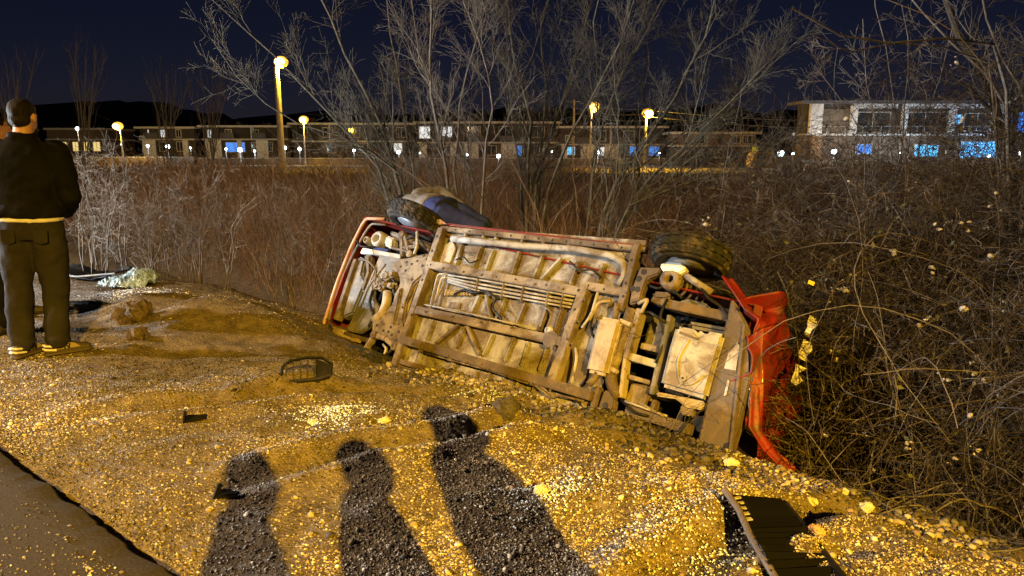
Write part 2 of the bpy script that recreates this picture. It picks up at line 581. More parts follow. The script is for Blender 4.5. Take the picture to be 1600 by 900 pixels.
# car pulled up on the road at the left with its headlights on
car = tag(empty('parked_car', (-10.9, 6.15, 0.024), R(-3)), 'silver hatchback stopped across the road with headlights on', 'car')
prof = [(-3.6, 0.28), (-3.72, 0.6), (-3.66, 0.92), (-3.45, 1.0), (-3.15, 1.40), (-2.6, 1.47), (-1.7, 1.44), (-0.85, 0.98), (-0.1, 0.84), (0.12, 0.62), (0.14, 0.3), (0.05, 0.2), (-3.5, 0.2)]
cb = MB()
cb.add([(x, sy * (0.84 if z < 1 else 0.66), z) for sy in (-1, 1) for x, z in prof],
       [tuple(range(13)), tuple(range(13, 26))[::-1]] + [(i, 13 + i, 13 + (i + 1) % 13, (i + 1) % 13) for i in range(13)])
cb.build('body', mat('silver_paint', (0.4, 0.41, 0.42), 0.35, metal=0.4), car, bevel=0.05)
wsm = MB()
wsm.add([(-1.66, -0.6, 1.43), (-1.66, 0.6, 1.43), (-0.86, 0.74, 1.0), (-0.86, -0.74, 1.0)], [(0, 1, 2, 3)])
wsm.v = [(a + 0.03, b, c + 0.02) for a, b, c in wsm.v]
wsm.build('windscreen', glass('car_glass'), car)
for x in (-0.75, -3.0):
    for sy in (-1, 1):
        w_ = MB().lathe([(0.14, -0.1), (0.30, -0.1), (0.31, -0.06), (0.31, 0.06), (0.30, 0.1), (0.14, 0.1)], 24, 'y', (x, sy * 0.78, 0.31)).build('wheel', M['rubber'], car)
        MB().lathe([(0.04, -0.11), (0.2, -0.105), (0.2, 0.105), (0.04, 0.11)], 20, 'y', (x, sy * 0.78, 0.31)).build('rim', M['rim'], w_)
for sy in (-1, 1):
    hl = MB().ball((0.10, sy * 0.6, 0.66), (0.06, 0.14, 0.07)).build('headlight', emit('headlight_lens', (0.9, 0.95, 1.0), 30), car)
    sp = bpy.data.lights.new('headlight_beam', 'SPOT')
    sp.energy, sp.color, sp.spot_size, sp.spot_blend, sp.shadow_soft_size = 5200, (0.86, 0.93, 1.0), R(96), 1.0, 0.05
    so = bpy.data.objects.new('headlight_beam', sp)
    COL.objects.link(so)
    so.parent = car
    so.location = (0.19, sy * 0.6, 0.68)
    so.rotation_euler = (R(93), 0, R(-90))

# added fill lamp, unseen at the left roadside, lifting the shadows on the gravel
l2x, l2y = -15.5, 1.2
fill_lamp = tag(empty('street_lamp', (l2x, l2y, 0), R(-60)), 'added fill lamp at the roadside far to the left of the viewpoint', 'street lamp', 'street lamps')
MB().lathe([(0.16, 0), (0.15, 0.4), (0.10, 0.45), (0.06, 8.2)], 12).build('pole', M['steel'], fill_lamp)
MB().tube([(0, 0, 8.1), (0, .4, 8.4), (0, 1.1, 8.45)], 0.04).build('arm', M['steel'], fill_lamp)
MB().box((-.16, .95, 8.40), (.16, 1.6, 8.52)).build('lamp_head', M['steel'], fill_lamp, bevel=.03)
MB().box((-.12, 1.0, 8.37), (.12, 1.55, 8.398)).build('lens', M['led'], fill_lamp)
point_light('lamp_light', (0, 1.3, 8.25), (1.0, 0.72, 0.42), 15500, 0.20, fill_lamp)

# ------------------------------------------------------------------ gravel: loose stones of the shoulder
OCT = np.array([(1, 0, 0), (-1, 0, 0), (0, 1, 0), (0, -1, 0), (0, 0, 1), (0, 0, -1)], float)
OCF = np.array([(0, 2, 4), (2, 1, 4), (1, 3, 4), (3, 0, 4), (2, 0, 5), (1, 2, 5), (3, 1, 5), (0, 3, 5)])
ph = (1 + 5 ** .5) / 2
ICO = np.array([(-1, ph, 0), (1, ph, 0), (-1, -ph, 0), (1, -ph, 0), (0, -1, ph), (0, 1, ph), (0, -1, -ph), (0, 1, -ph), (ph, 0, -1), (ph, 0, 1), (-ph, 0, -1), (-ph, 0, 1)]) / math.hypot(1, ph)
ICF = np.array([(0, 11, 5), (0, 5, 1), (0, 1, 7), (0, 7, 10), (0, 10, 11), (1, 5, 9), (5, 11, 4), (11, 10, 2), (10, 7, 6), (7, 1, 8), (3, 9, 4), (3, 4, 2), (3, 2, 6), (3, 6, 8), (3, 8, 9), (4, 9, 5), (2, 4, 11), (6, 2, 10), (8, 6, 7), (9, 8, 1)])


def stone_tint(n):
    base = np.array([(0.42, 0.38, 0.32), (0.29, 0.24, 0.18), (0.15, 0.12, 0.09), (0.55, 0.51, 0.44), (0.055, 0.045, 0.038), (0.36, 0.27, 0.17)])
    k = rng.choice(6, n, p=[.19, .22, .22, .09, .20, .08])
    return base[k] * rng.uniform(0.75, 1.2, (n, 1))


def stones(P, size, B, Fc, flat=0.62):
    n = len(P)
    V = B[None] * (1 + rng.uniform(-.38, .38, (n, len(B), 1)))
    V = V * (size[:, None, None] * rng.uniform(0.65, 1.35, (n, 1, 3)))
    V[:, :, 2] *= flat
    a = rng.uniform(0, 6.28, n)
    tl = rng.normal(0, .35, n)
    c, s = np.cos(tl)[:, None], np.sin(tl)[:, None]
    V = np.stack([V[..., 0] * c - V[..., 2] * s, V[..., 1], V[..., 0] * s + V[..., 2] * c], -1)
    c, s = np.cos(a)[:, None], np.sin(a)[:, None]
    V = np.stack([V[..., 0] * c - V[..., 1] * s, V[..., 0] * s + V[..., 1] * c, V[..., 2]], -1)
    V = V + P[:, None]
    Q = Fc[None] + (np.arange(n) * len(B))[:, None, None]
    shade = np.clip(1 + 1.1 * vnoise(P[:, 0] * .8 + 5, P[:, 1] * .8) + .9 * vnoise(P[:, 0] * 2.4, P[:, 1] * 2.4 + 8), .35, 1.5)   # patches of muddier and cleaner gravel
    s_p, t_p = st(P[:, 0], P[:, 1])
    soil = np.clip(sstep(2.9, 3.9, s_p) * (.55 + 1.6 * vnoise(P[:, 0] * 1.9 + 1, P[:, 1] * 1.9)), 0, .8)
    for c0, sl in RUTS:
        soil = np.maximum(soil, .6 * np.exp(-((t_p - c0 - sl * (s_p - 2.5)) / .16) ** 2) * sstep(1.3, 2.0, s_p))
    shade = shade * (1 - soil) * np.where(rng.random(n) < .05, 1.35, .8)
    tint = np.repeat(stone_tint(n) * shade[:, None], len(B), 0)
    return V.reshape(-1, 3), Q.reshape(-1, 3), tint


def scatter(n, smin, smax, dens):
    out = []
    got = 0
    while got < n:
        x = rng.uniform(-7, 5.5, n)
        y = rng.uniform(0.6, 9, n)
        s, t = st(x, y)
        d = np.hypot(x, y)
        s2 = s - 1.0 * sstep(-5.0, -7.0, t)
        p = np.minimum(1, (2.2 / d) ** dens) * np.clip(0.05 + 1.5 * (vnoise(x * 1.1 + 2, y * 1.1) + .5) * (.5 + vnoise(x * 3.3, y * 3.3 + 4) + .5), 0, 1) * (1 - .75 * sstep(5.0, 5.8, y) * sstep(-1.2, -1.8, x))
        ok = (s > smin) & (s2 < smax) & (np.abs(x) < 0.9 * y + 0.8) & (rng.random(n) < p)
        out.append(np.stack([x, y], -1)[ok])
        got += int(ok.sum())
    P = np.concatenate(out)[:n]
    return np.c_[P, zg(P[:, 0], P[:, 1])]


P1 = scatter(260000, 1.03, 5.3, 1.0)
z1 = 0.0025 + 0.0054 * rng.random(len(P1)) ** 2.3
P1[:, 2] += z1 * 0.25
P2 = scatter(4500, 1.1, 5.3, 0.7)
z2 = 0.007 + 0.010 * rng.random(len(P2)) ** 3.5
P2[:, 2] += z2 * 0.3
P3 = scatter(9000, -3, 0.98, 0.8)          # grit strewn over the asphalt
P3[:, 2] = 0.026
z3 = 0.002 + 0.006 * rng.random(len(P3)) ** 2.5
P3 = P3[st(P3[:, 0], P3[:, 1])[0] < 0.92]
z3 = z3[:len(P3)]
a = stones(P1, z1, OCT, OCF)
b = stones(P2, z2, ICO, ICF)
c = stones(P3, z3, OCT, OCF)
V, Q, tn = [], [], []
o_ = 0
for v_, q_, t_ in (a, b, c):
    V.append(v_); Q.append(q_ + o_); tn.append(t_)
    o_ += len(v_)
tag(link('gravel', np_mesh('gravel', np.concatenate(V), np.concatenate(Q), np.concatenate(tn)), M['stone']),
    'loose tan and grey gravel covering the road shoulder', 'gravel', kind='stuff')
# clods and coarse rubble on the pushed-up bank
nb = 11000
tb = rng.uniform(-4.2, 0.9, nb)
sb = 4.1 + 0.42 * rng.normal(0, 1, nb)
xb, yb = st2xy(sb, tb)
zb_ = 0.005 + 0.020 * rng.random(nb) ** 4.5
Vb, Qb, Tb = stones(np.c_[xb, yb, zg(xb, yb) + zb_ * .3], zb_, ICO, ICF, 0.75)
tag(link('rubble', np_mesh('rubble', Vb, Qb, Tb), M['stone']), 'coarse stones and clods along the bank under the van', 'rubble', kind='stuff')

# ------------------------------------------------------------------ the overturned van
# van axes: x front to rear, y towards the wheels in the air, z out of the underside
VW = np.array([1.063, -0.327, -0.600])
th = np.linalg.norm(VW)
kk = VW / th
Kx = np.array([[0, -kk[2], kk[1]], [kk[2], 0, -kk[0]], [-kk[1], kk[0], 0]])
VR = np.eye(3) + math.sin(th) * Kx + (1 - math.cos(th)) * Kx @ Kx
VT = np.array([-1.253, 7.282, -0.006])
van = empty('overturned_van')
van.matrix_world = Matrix([[*map(float, VR[i]), float(VT[i])] for i in range(3)] + [[0, 0, 0, 1]])
tag(van, 'red van lying on its side in the ditch with muddy underside exposed', 'van')


def VL(u, v, z=0.0):                      # pixel -> van coordinates at height z over the floor plane
    d = ray(u, v)
    o = np.array([0, 0, CAMH])
    n = VR[:, 2]
    t = ((VT + n * z - o) @ n) / (d @ n)
    return VR.T @ (o + d * t - VT)


def Zm(x, y, z=0.0): return VL(640 + x / 5, 340 + y / 5, z)
def Zf(x, y, z=0.0): return VL(490 + x / 3.462, 330 + y / 3.462, z)
def Z2(x, y, z=0.0): return VL(480 + x / 4, 480 + y / 4, z)
def Z3(x, y, z=0.0): return VL(840 + x / 3.461, 330 + y / 3.461, z)
def Z4(x, y, z=0.0): return VL(840 + x / 3.461, 500 + y / 3.461, z)


def vbar(name, p, q, w, z0, z1, m, parent=van, bevel=0.006):
    return MB().bar(p, q, w, z0, z1).build(name, M[m], parent, bevel=bevel)


def vpipe(name, pts, r, m, parent=van, n=8):
    P = [np.array(p, float) for p in pts]
    out = [P[0]]
    for i in range(1, len(P) - 1):        # rounded bends
        a, b, c = P[i - 1], P[i], P[i + 1]
        ra = min(0.06, 0.4 * np.linalg.norm(a - b), 0.4 * np.linalg.norm(c - b))
        pa = b + (a - b) / (np.linalg.norm(a - b) + 1e-9) * ra
        pc = b + (c - b) / (np.linalg.norm(c - b) + 1e-9) * ra
        for k in np.linspace(0, 1, 5):
            out.append((1 - k) ** 2 * pa + 2 * k * (1 - k) * b + k * k * pc)
    out.append(P[-1])
    return MB().tube(out, r, n).build(name, M[m], parent, smooth=True)


def vplate(name, pts, z0, z1, m, parent=van, bevel=0.006):
    return MB().plate([(p[0], p[1]) for p in pts], z0, z1).build(name, M[m], parent, bevel=bevel)


def holes(pts, r, z, parent, m='dark', n=12):
    for p in pts:
        MB().lathe([(r, z - 0.012), (r, z + 0.0025), (r * 0.8, z + 0.003)], n, c=(p[0], p[1], 0)).build('bolt_hole', M[m], parent)


# --- body shell: side profile (x, z) swept across the width, with chamfered sides
XR = 3.72
prof = [(-0.82, -0.02), (-0.93, -0.30), (-0.86, -0.62), (-0.55, -0.82), (0.12, -0.98), (0.62, -1.48), (0.95, -1.62), (2.2, -1.66), (3.35, -1.62), (XR - 0.06, -1.45), (XR, -0.75), (XR, -0.10), (XR - 0.05, -0.05)]
npf = len(prof)
bm_ = MB()
ys = [(-0.87, 0.0), (-0.80, 0.0), (0.80, 0.0), (0.87, 0.0)]
V = []
for yy in (-0.87, 0.87):
    for x, z in prof:
        k = 1.0 if z > -0.9 else 1 - 0.16 * min(1, (-0.9 - z) / 0.7)
        k *= 0.945
        if x < -0.3: k *= 0.93
        if x > 3.3 and yy > 0: k *= 0.60            # the raised rear corner is crushed in
        V.append((x, yy * k, z))
faces = [(i, (i + 1) % npf, npf + (i + 1) % npf, npf + i) for i in range(npf - 1) if i not in (9, 10)]   # open underneath, tailgate is its own part
faces += [tuple(range(npf)), tuple(range(npf, 2 * npf))[::-1]]
bm_.add(V, faces)
body = bm_.build('body', M['red'], van)
sol = body.modifiers.new('t', 'SOLIDIFY')
sol.thickness = 0.02
for sy in (1, -1):
    for (x0, x1, x2, x3) in ((0.25, 0.62, 1.25, 1.25), (1.35, 1.35, 2.35, 2.35), (2.45, 2.45, 3.25, 3.2)):
        kz0, kz1 = -0.98, -1.5
        y0, y1 = 0.83 * (1 - 0.16 * 0.11), 0.83 * (1 - 0.16 * 0.86)
        w_ = MB()
        w_.add([(x0, sy * y0, kz0), (x3, sy * y0, kz0), (x2, sy * y1, kz1), (x1, sy * y1, kz1)], [(0, 1, 2, 3)])
        o = w_.build('side_window', glass('van_side_glass'), van)
        sm_ = o.modifiers.new('t', 'SOLIDIFY'); sm_.thickness = 0.012; sm_.offset = 0
    for x in (0.3, 1.3, 2.4):
        d_ = MB().box((x - 0.006, sy * 0.822 - 0.012, -0.95), (x + 0.006, sy * 0.822 + 0.012, -0.12)).build('door_seam', M['dark'], van)
    MB().box((1.12, sy * 0.832 - 0.02, -0.80), (1.26, sy * 0.832 + 0.02, -0.76)).build('door_handle', M['dark'], van, bevel=0.008)
# inner dark engine bay floor, behind the visible machinery
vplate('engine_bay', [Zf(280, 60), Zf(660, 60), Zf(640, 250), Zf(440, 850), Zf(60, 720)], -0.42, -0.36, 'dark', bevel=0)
# floor pan sheets
fl = [Zm(215, 50), VL(1006, 372), VL(965, 490), VL(925, 650), VL(860, 800), VL(585, 640)]
vplate('floor_pan', fl, -0.075, -0.055, 'pale', bevel=0)
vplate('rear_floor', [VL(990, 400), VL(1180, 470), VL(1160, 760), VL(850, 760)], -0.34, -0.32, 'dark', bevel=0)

# --- sill, flanged and bolted, along the upper edge
sill = vbar('sill_flange', Zm(240, 84), Zm(1850, 250), 0.052, -0.05, 0.012, 'rail')
holes([Zm(x, 72 + (x - 240) * 0.1065 + 14) for x in range(365, 1800, 108)], 0.011, 0.012, sill)
ed = MB().beam((*Zm(215, 40)[:2], -0.045), (*Zm(1830, 222)[:2], -0.045), 0.022, 0.08)
ed.build('painted_sill', M['red'], van, bevel=0.012)
MB().plate([tuple(Zm(205, 15)[:2]), tuple(Zm(250, 20)[:2]), tuple(Zm(300, 55)[:2]), tuple(Zm(230, 60)[:2])], -0.02, 0.03).build('sill_end', M['redrim'], van, bevel=0.006)

# --- ladder frame
fc = vbar('front_crossmember', Zm(262, 90), Zf(440, 850), 0.075, -0.05, 0.045, 'rail')
holes([Zm(235, 158), Zm(197, 272), Zm(165, 385), Zm(120, 500), Zm(40, 770)], 0.014, 0.045, fc)
ur = vbar('upper_rail', Zm(165, 375), Z3(235, 440), 0.078, -0.05, 0.05, 'rail')
holes([Zm(188, 382), Zm(700, 478), Zm(850, 495), Zm(1090, 540)], 0.010, 0.05, ur)
ur2 = vbar('upper_rail', Z3(262, 405), Z3(470, 445), 0.072, -0.05, 0.042, 'rail')
holes([Z3(285, 410), Z3(370, 430)], 0.010, 0.042, ur2)
mr = vbar('middle_rail', Zm(60, 725), Z3(160, 715), 0.080, -0.05, 0.04, 'rail')
lr = vbar('lower_rail', Z2(600, 205), Z4(300, 415), 0.082, -0.05, 0.055, 'brown')
lc = vbar('lower_crossbar', Z2(575, 338), Z2(1100, 485), 0.05, -0.05, 0.02, 'brown')
rc = vbar('rear_crossmember', Z3(268, 398), Z4(85, 330), 0.085, -0.05, 0.05, 'rail')
holes([Z3(235, 437), Z3(175, 700), Z3(215, 540)], 0.012, 0.05, rc)
rb2 = vbar('outrigger', Z3(548, 180), Z3(452, 545), 0.062, -0.06, 0.05, 'brown')
holes([Z3(520, 275), Z3(490, 400), Z3(475, 470)], 0.013, 0.05, rb2)
MB().lathe([(0.06, 0.041), (0.075, 0.043), (0.04, 0.0435)], 20, c=(*Z3(80, 700)[:2], 0)).build('drain_dimple', M['brown'], mr).scale = (1, 1, 1)

# --- stiffening ribs pressed across the floor
ribs = [((395, 190), (340, 375), .05), ((545, 215), (480, 395), .045), ((640, 240), (580, 410), .045), ((845, 255), (780, 445), .05), ((1030, 280), (955, 470), .045), ((1310, 330), (1240, 525), .04), ((1500, 345), (1440, 560), .04),
        ((530, 600), (460, 760), .05), ((735, 620), (660, 800), .045), ((890, 660), (810, 860), .04), ((1060, 690), (1000, 880), .04), ((1175, 710), (1120, 890), .035)]
for a_, b_, w_ in ribs:
    vbar('floor_rib', Zm(*a_), Zm(*b_), w_, -0.056, -0.015, 'pale', bevel=0.010)
for a_, b_, w_ in [((780, 75), (735, 200), .035), ((980, 110), (915, 255), .04), ((1150, 160), (1085, 300), .04), ((1285, 180), (1220, 335), .035), ((1370, 210), (1325, 365), .03), ((1490, 240), (1435, 395), .03),
                   ((705, 265), (645, 425), .05), ((905, 330), (850, 510), .055), ((1045, 395), (1000, 560), .04), ((1130, 405), (1080, 580), .045), ((1225, 425), (1165, 610), .035), ((1310, 450), (1235, 650), .03), ((1410, 485), (1340, 715), .035), ((1535, 560), (1450, 760), .06), ((1600, 600), (1540, 800), .04)]:
    vbar('floor_rib', Z2(*a_), Z2(*b_), w_, -0.056, -0.018, 'pale', bevel=0.010)
for a_, b_ in [((1180, 310), (1010, 490)), ((590, 600), (630, 800))]:
    vbar('diagonal_brace', Zm(*a_), Zm(*b_), 0.03, -0.05, 0.0, 'pale')
for a_, b_ in [((945, 105), (800, 222)), ((990, 112), (1072, 295)), ((1545, 245), (1600, 300))]:
    vbar('diagonal_brace', Z2(*a_), Z2(*b_), 0.032, -0.05, 0.0, 'rail')
for x_ in (430, 572, 670, 875, 1040, 1240):
    vbar('sill_bracket', Zm(x_, 100 + (x_ - 430) * .11), Zm(x_ - 6, 150 + (x_ - 430) * .11), 0.03, -0.05, -0.005, 'pale')
vplate('patch_panel', [Zm(415, 210), Zm(545, 215), Zm(515, 268), Zm(410, 260)], -0.054, -0.03, 'brown')
vplate('patch_panel', [Zm(310, 612), Zm(480, 640), Zm(450, 770), Zm(285, 690)], -0.054, -0.04, 'pale')
vplate('patch_panel', [Zm(300, 650), Zm(390, 660), Zm(380, 710), Zm(290, 695)], -0.0395, -0.02, 'rail')
vplate('wheel_arch_panel', [Zm(320, 165), Zm(345, 230), Zm(300, 350), Zm(210, 345), Zm(262, 205)], -0.05, -0.03, 'muffler')
# ribbed bellows beside the pipes
for k in range(9):
    c0 = Zm(290 + k * 24, 560 + (k % 3) * 6)
    MB().bar(c0, Zm(270 + k * 24, 605), 0.028, -0.05, 0.005).build('bellows_fold', M['muffler'], van, bevel=0.01)

# --- pipes
vpipe('heater_pipe', [Zm(330, 165, 0.02), Zm(880, 222, 0.02), VL(900, 389, 0.02), Z3(400, 240, 0.02), Z3(468, 280, 0.02), Z3(472, 350, 0.01), Z3(440, 395, -0.02)], 0.031, 'tank', n=14)
for k, dy in enumerate((0, 34, 62, 90)):
    L_ = [Zm(300, 448 + dy * .6, 0.0), Zm(540, 485 + dy, 0.0), Zm(880, 545 + dy, 0.0), Zm(1300, 620 + dy, 0.0)]
    vpipe('brake_pipe', L_, 0.0095 if k != 2 else 0.013, 'tank')
for k, (dx, dy) in enumerate(((0, 0), (28, 28))):
    vpipe('fuel_pipe', [Zm(300 + dx, 442 + dy), Zm(225 + dx, 440 + dy), Zm(205 + dx, 500 + dy), Zm(160 + dx, 705)], 0.010, 'tank')
vpipe('fuel_pipe', [Zm(300, 440), Zm(210, 640), Zm(180, 700)], 0.012, 'rail')
for x_ in (540, 740, 895, 1090, 1205):
    vbar('pipe_clip', Zm(x_, 478 + (x_ - 540) * .17), Zm(x_ - 22, 600 + (x_ - 540) * .17), 0.014, -0.05, 0.018, 'rail', bevel=0.003)
vpipe('hand_brake_cable', [Zm(120, 680, 0.03), Zm(450, 745, 0.03), Zm(990, 870, 0.03)], 0.007, 'tank')
vpipe('brake_line', [Z2(700, 262, 0.02), Z2(900, 318, 0.02), Z2(1150, 385, 0.02), Z2(1310, 440, 0.02), Z2(1440, 482, 0.02), Z2(1540, 555, 0.02), Z4(130, 410, 0.02), Z4(250, 440, 0.01)], 0.011, 'rail')
vpipe('brake_line', [Z2(700, 275, 0.02), Z2(900, 332, 0.02), Z2(1150, 398, 0.02), Z2(1300, 452, 0.02), Z2(1430, 494, 0.02), Z2(1530, 568, 0.02)], 0.008, 'rail')
for x_, y_ in ((720, 270), (900, 325), (985, 345), (1080, 370), (1180, 395), (1315, 440), (1440, 485), (1545, 555)):
    vplate('pipe_clip', [Z2(x_ - 12, y_ - 10), Z2(x_ + 16, y_ - 4), Z2(x_ + 12, y_ + 20), Z2(x_ - 14, y_ + 12)], 0.0, 0.036, 'rail', bevel=0.003)
vpipe('cable', [Z3(325, 440, 0.02), Z3(290, 560, 0.03), Z3(240, 630, 0.02)], 0.012, 'tank')
vpipe('cable', [Z3(395, 485, 0.0), Z3(330, 490, 0.02), Z3(280, 590, 0.01)], 0.014, 'muffler')
vpipe('cable', [Z3(205, 740, 0.05), Z3(212, 800, 0.06), Z3(190, 900, 0.05), Z4(180, 360, 0.0)], 0.012, 'tank')
for cx, cy in ((1085, 880), (1240, 860)):
    MB().lathe([(0.04, -0.05), (0.042, 0.0), (0.03, 0.012)], 14, c=(*Zm(cx, cy)[:2], 0)).build('floor_plug', M['tank'], van, smooth=False)

# --- silencer and exhaust
mf = MB().plate([tuple(Z3(*p, 0.09)[:2]) for p in ((332, 566), (455, 588), (372, 893), (258, 868))], 0.0, 0.105).build('silencer', M['muffler'], van, bevel=0.03)
vpipe('exhaust_pipe', [Z3(430, 500, 0.05), Z3(425, 545, 0.05), Z3(415, 590, 0.05)], 0.026, 'brown')
vpipe('exhaust_pipe', [Z4(325, 285, 0.05), Z4(305, 320, 0.05), Z4(275, 350, 0.06)], 0.03, 'rail', n=12)
vpipe('exhaust_pipe', [Z3(510, 530, 0.0), Z3(440, 760, 0.0), Z4(395, 280, 0.0), Z4(400, 350, 0.0), Z4(440, 420, -0.02)], 0.05, 'rail', n=14)
vbar('heat_shield', Z3(555, 530), Z3(480, 800), 0.05, -0.1, 0.03, 'rail')
vbar('exhaust_clamp', Z3(455, 598), Z3(520, 625), 0.035, 0.0, 0.058, 'muffler')
vbar('exhaust_clamp', Z4(392, 262), Z4(440, 285), 0.035, 0.0, 0.058, 'muffler')
# --- plates between exhaust and tank
vplate('spare_well', [Z3(580, 545), Z3(700, 565), Z3(640, 760), Z3(530, 735)], -0.22, -0.12, 'tray', bevel=0.02)
vbar('cross_strut', Z3(478, 778), Z3(660, 832), 0.06, -0.08, 0.0, 'tank')
vbar('tank_strap', Z3(712, 560), Z4(612, 400), 0.04, -0.1, 0.0, 'tray')
vbar('cross_strut', Z3(540, 715), Z3(650, 740), 0.05, -0.13, -0.06, 'rail')
vplate('lower_well', [Z4(490, 330), Z4(605, 350), Z4(560, 470), Z4(450, 440)], -0.16, -0.06, 'mud', bevel=0.01)
vbar('cross_strut', Z4(480, 300), Z4(600, 335), 0.035, -0.08, -0.02, 'rail')
vbar('channel', Z3(495, 640), Z4(450, 420), 0.035, -0.08, 0.02, 'muffler')

# --- fuel tank
tk = [Z3(742, 612, 0.08), Z3(838, 632, 0.08), Z3(872, 665, 0.08), Z3(905, 640, 0.08), Z3(1008, 660, 0.08), Z4(905, 425, 0.08), Z4(655, 352, 0.08), Z4(705, 150, 0.08)]
tank = MB().plate([tuple(p[:2]) for p in tk], -0.16, 0.07).build('fuel_tank', M['tank'], van, bevel=0.03)
seam = [Z4(820, 105, 0.074), Z4(790, 150, 0.074), Z4(755, 220, 0.074), Z4(762, 310, 0.074), Z4(775, 345, 0.074), Z4(830, 350, 0.074), Z4(900, 300, 0.074)]
vpipe('tank_seam', seam, 0.010, 'tank', tank)
MB().lathe([(0.028, 0.068), (0.028, 0.078), (0.012, 0.079)], 16, c=(*Z4(786, 315, 0.07)[:2], 0)).build('drain_plug', M['tank'], tank)
MB().lathe([(0.009, 0.078), (0.009, 0.081), (0.004, 0.0815)], 10, c=(*Z4(786, 315, 0.07)[:2], 0)).build('plug_socket', M['dark'], tank)
MB().bar(Z3(740, 672, .07), Z3(990, 730, .07), 0.014, 0.06, 0.078).build('tank_fold', M['tank'], tank, bevel=0.004)
vbar('tank_strap', Z3(770, 655, 0.07), Z3(870, 695, 0.07), 0.018, 0.05, 0.082, 'brown', tank, 0.003)
vplate('tank_skirt', [Z4(640, 385), Z4(905, 440), Z4(888, 487), Z4(800, 470), Z4(745, 425), Z4(635, 410)], -0.12, 0.0, 'muffler', bevel=0.012)
vplate('tank_bracket', [Z4(765, 455), Z4(842, 480), Z4(830, 520), Z4(765, 505)], -0.10, -0.02, 'mud', bevel=0.01)
vplate('tank_bracket', [Z4(612, 425), Z4(640, 430), Z4(625, 490), Z4(600, 480)], -0.10, -0.02, 'rail', bevel=0.008)

# --- rear apron
ap = vplate('rear_apron', [Z3(1052, 480), Z3(1075, 500), Z3(1148, 640), Z4(1158, 320), Z4(1085, 600), Z4(1040, 745), Z4(865, 690), Z4(1003, 100)], -0.10, 0.03, 'brown', bevel=0.012)
MB().bar(Z4(958, 265, .03), Z4(1152, 322, .03), 0.018, 0.025, 0.042).build('apron_fold', M['brown'], ap, bevel=0.004)
MB().plate([tuple(Z3(*p, .034)[:2]) for p in ((1080, 706), (1108, 750), (1085, 790), (1072, 862), (1008, 850), (1030, 770), (1055, 745))], 0.03, 0.036).build('peeled_label', M['tank'], ap, bevel=0.002)
MB().plate([tuple(Z4(*p, .034)[:2]) for p in ((1028, 322), (1038, 330), (1020, 405), (1005, 415))], 0.03, 0.035).build('peeled_label', M['tank'], ap)
MB().lathe([(0.036, 0.02), (0.036, 0.033), (0.03, 0.0335)], 16, c=(*Z4(1030, 690, .03)[:2], 0)).build('towing_hole', M['dark'], ap)
vbar('apron_edge', Z3(1125, 625), Z4(1048, 745), 0.03, -0.02, 0.05, 'brown')

# --- wheels
def wheel(x, y, steer=0.0, tilt=0.0):
    sg = 1 if y > 0 else -1
    rt = empty('wheel', (x, y, 0.0))
    rt.parent = van
    rt.rotation_euler = (tilt, 0, steer)
    n = 72
    rows = [(-0.085, 0.285), (-0.080, 0.312), (-0.055, 0.322), (-0.05, 0.322), (-0.047, 0.312), (-0.02, 0.312), (-0.017, 0.324), (0.017, 0.324), (0.02, 0.312), (0.047, 0.312), (0.05, 0.322), (0.055, 0.322), (0.080, 0.312), (0.085, 0.285)]
    side = [(-0.10, 0.255), (-0.088, 0.215), (-0.07, 0.20)]
    full = side[::-1] + [(-0.102, 0.27)] + rows + [(0.102, 0.27)] + [(-a, b) for a, b in side]
    V, Fc = [], []
    for i, (h, r) in enumerate(full):
        for k in range(n):
            a = 2 * math.pi * k / n
            rr = r
            if 0.308 < r and k % 3 == (i % 2): rr = r - 0.012
            V.append((rr * math.cos(a), h, rr * math.sin(a)))
    m_ = len(full)
    for i in range(m_ - 1):
        for k in range(n):
            Fc.append((i * n + k, (i + 1) * n + k, (i + 1) * n + (k + 1) % n, i * n + (k + 1) % n))
    ty = MB().add(V, Fc).build('tyre', M['rubber'], rt)
    MB().lathe([(0.20, -0.075), (0.19, -0.06), (0.175, 0.0), (0.175, 0.05 * sg), (0.06, 0.06 * sg), (0.05, 0.03 * sg)], 28, 'y').build('rim', M['rim'], rt, smooth=True)
    MB().lathe([(0.15, -0.05 * sg), (0.15, -0.035 * sg), (0.05, -0.03 * sg)], 28, 'y').build('brake_disc', M['mud'], rt)
    return rt


wheel(0.0, 0.80, R(-4), R(-6))
wheel(3.10, 0.78, R(3), R(-4))
wheel(0.0, -0.76)
wheel(3.08, -0.76)

# --- front end
lip = [Zf(385, 40), Zf(285, 38), Zf(262, 68), Zf(200, 190), Zf(125, 380), Zf(60, 580), Zf(12, 725)]
vpipe('bumper_lip', [(*p[:2], -0.01) for p in lip], 0.019, 'redrim', n=8)
vpipe('bumper_inner_lip', [(*p[:2], -0.03) for p in [Zf(380, 68), Zf(305, 62), Zf(275, 100), Zf(215, 205), Zf(150, 340), Zf(95, 490), Zf(45, 700)]], 0.014, 'tray')
vbar('radiator_support', Zf(222, 258), Zf(112, 585), 0.055, -0.10, 0.0, 'rail')
vplate('bumper_liner', [Zf(225, 235), Zf(262, 250), Zf(245, 330), Zf(265, 370), Zf(195, 545), Zf(135, 575)], -0.16, -0.04, 'tray', bevel=0.02)
vplate('liner_hose', [Zf(258, 225), Zf(300, 230), Zf(300, 330), Zf(262, 440), Zf(240, 420), Zf(272, 320)], -0.12, -0.02, 'brown', bevel=0.025)
vplate('undertray', [Zf(350, 218), Zf(465, 240), Zf(420, 320), Zf(312, 395), Zf(305, 460), Zf(345, 520), Zf(325, 590), Zf(232, 655), Zf(160, 640), Zf(232, 500)], -0.10, -0.03, 'tray', bevel=0.012)
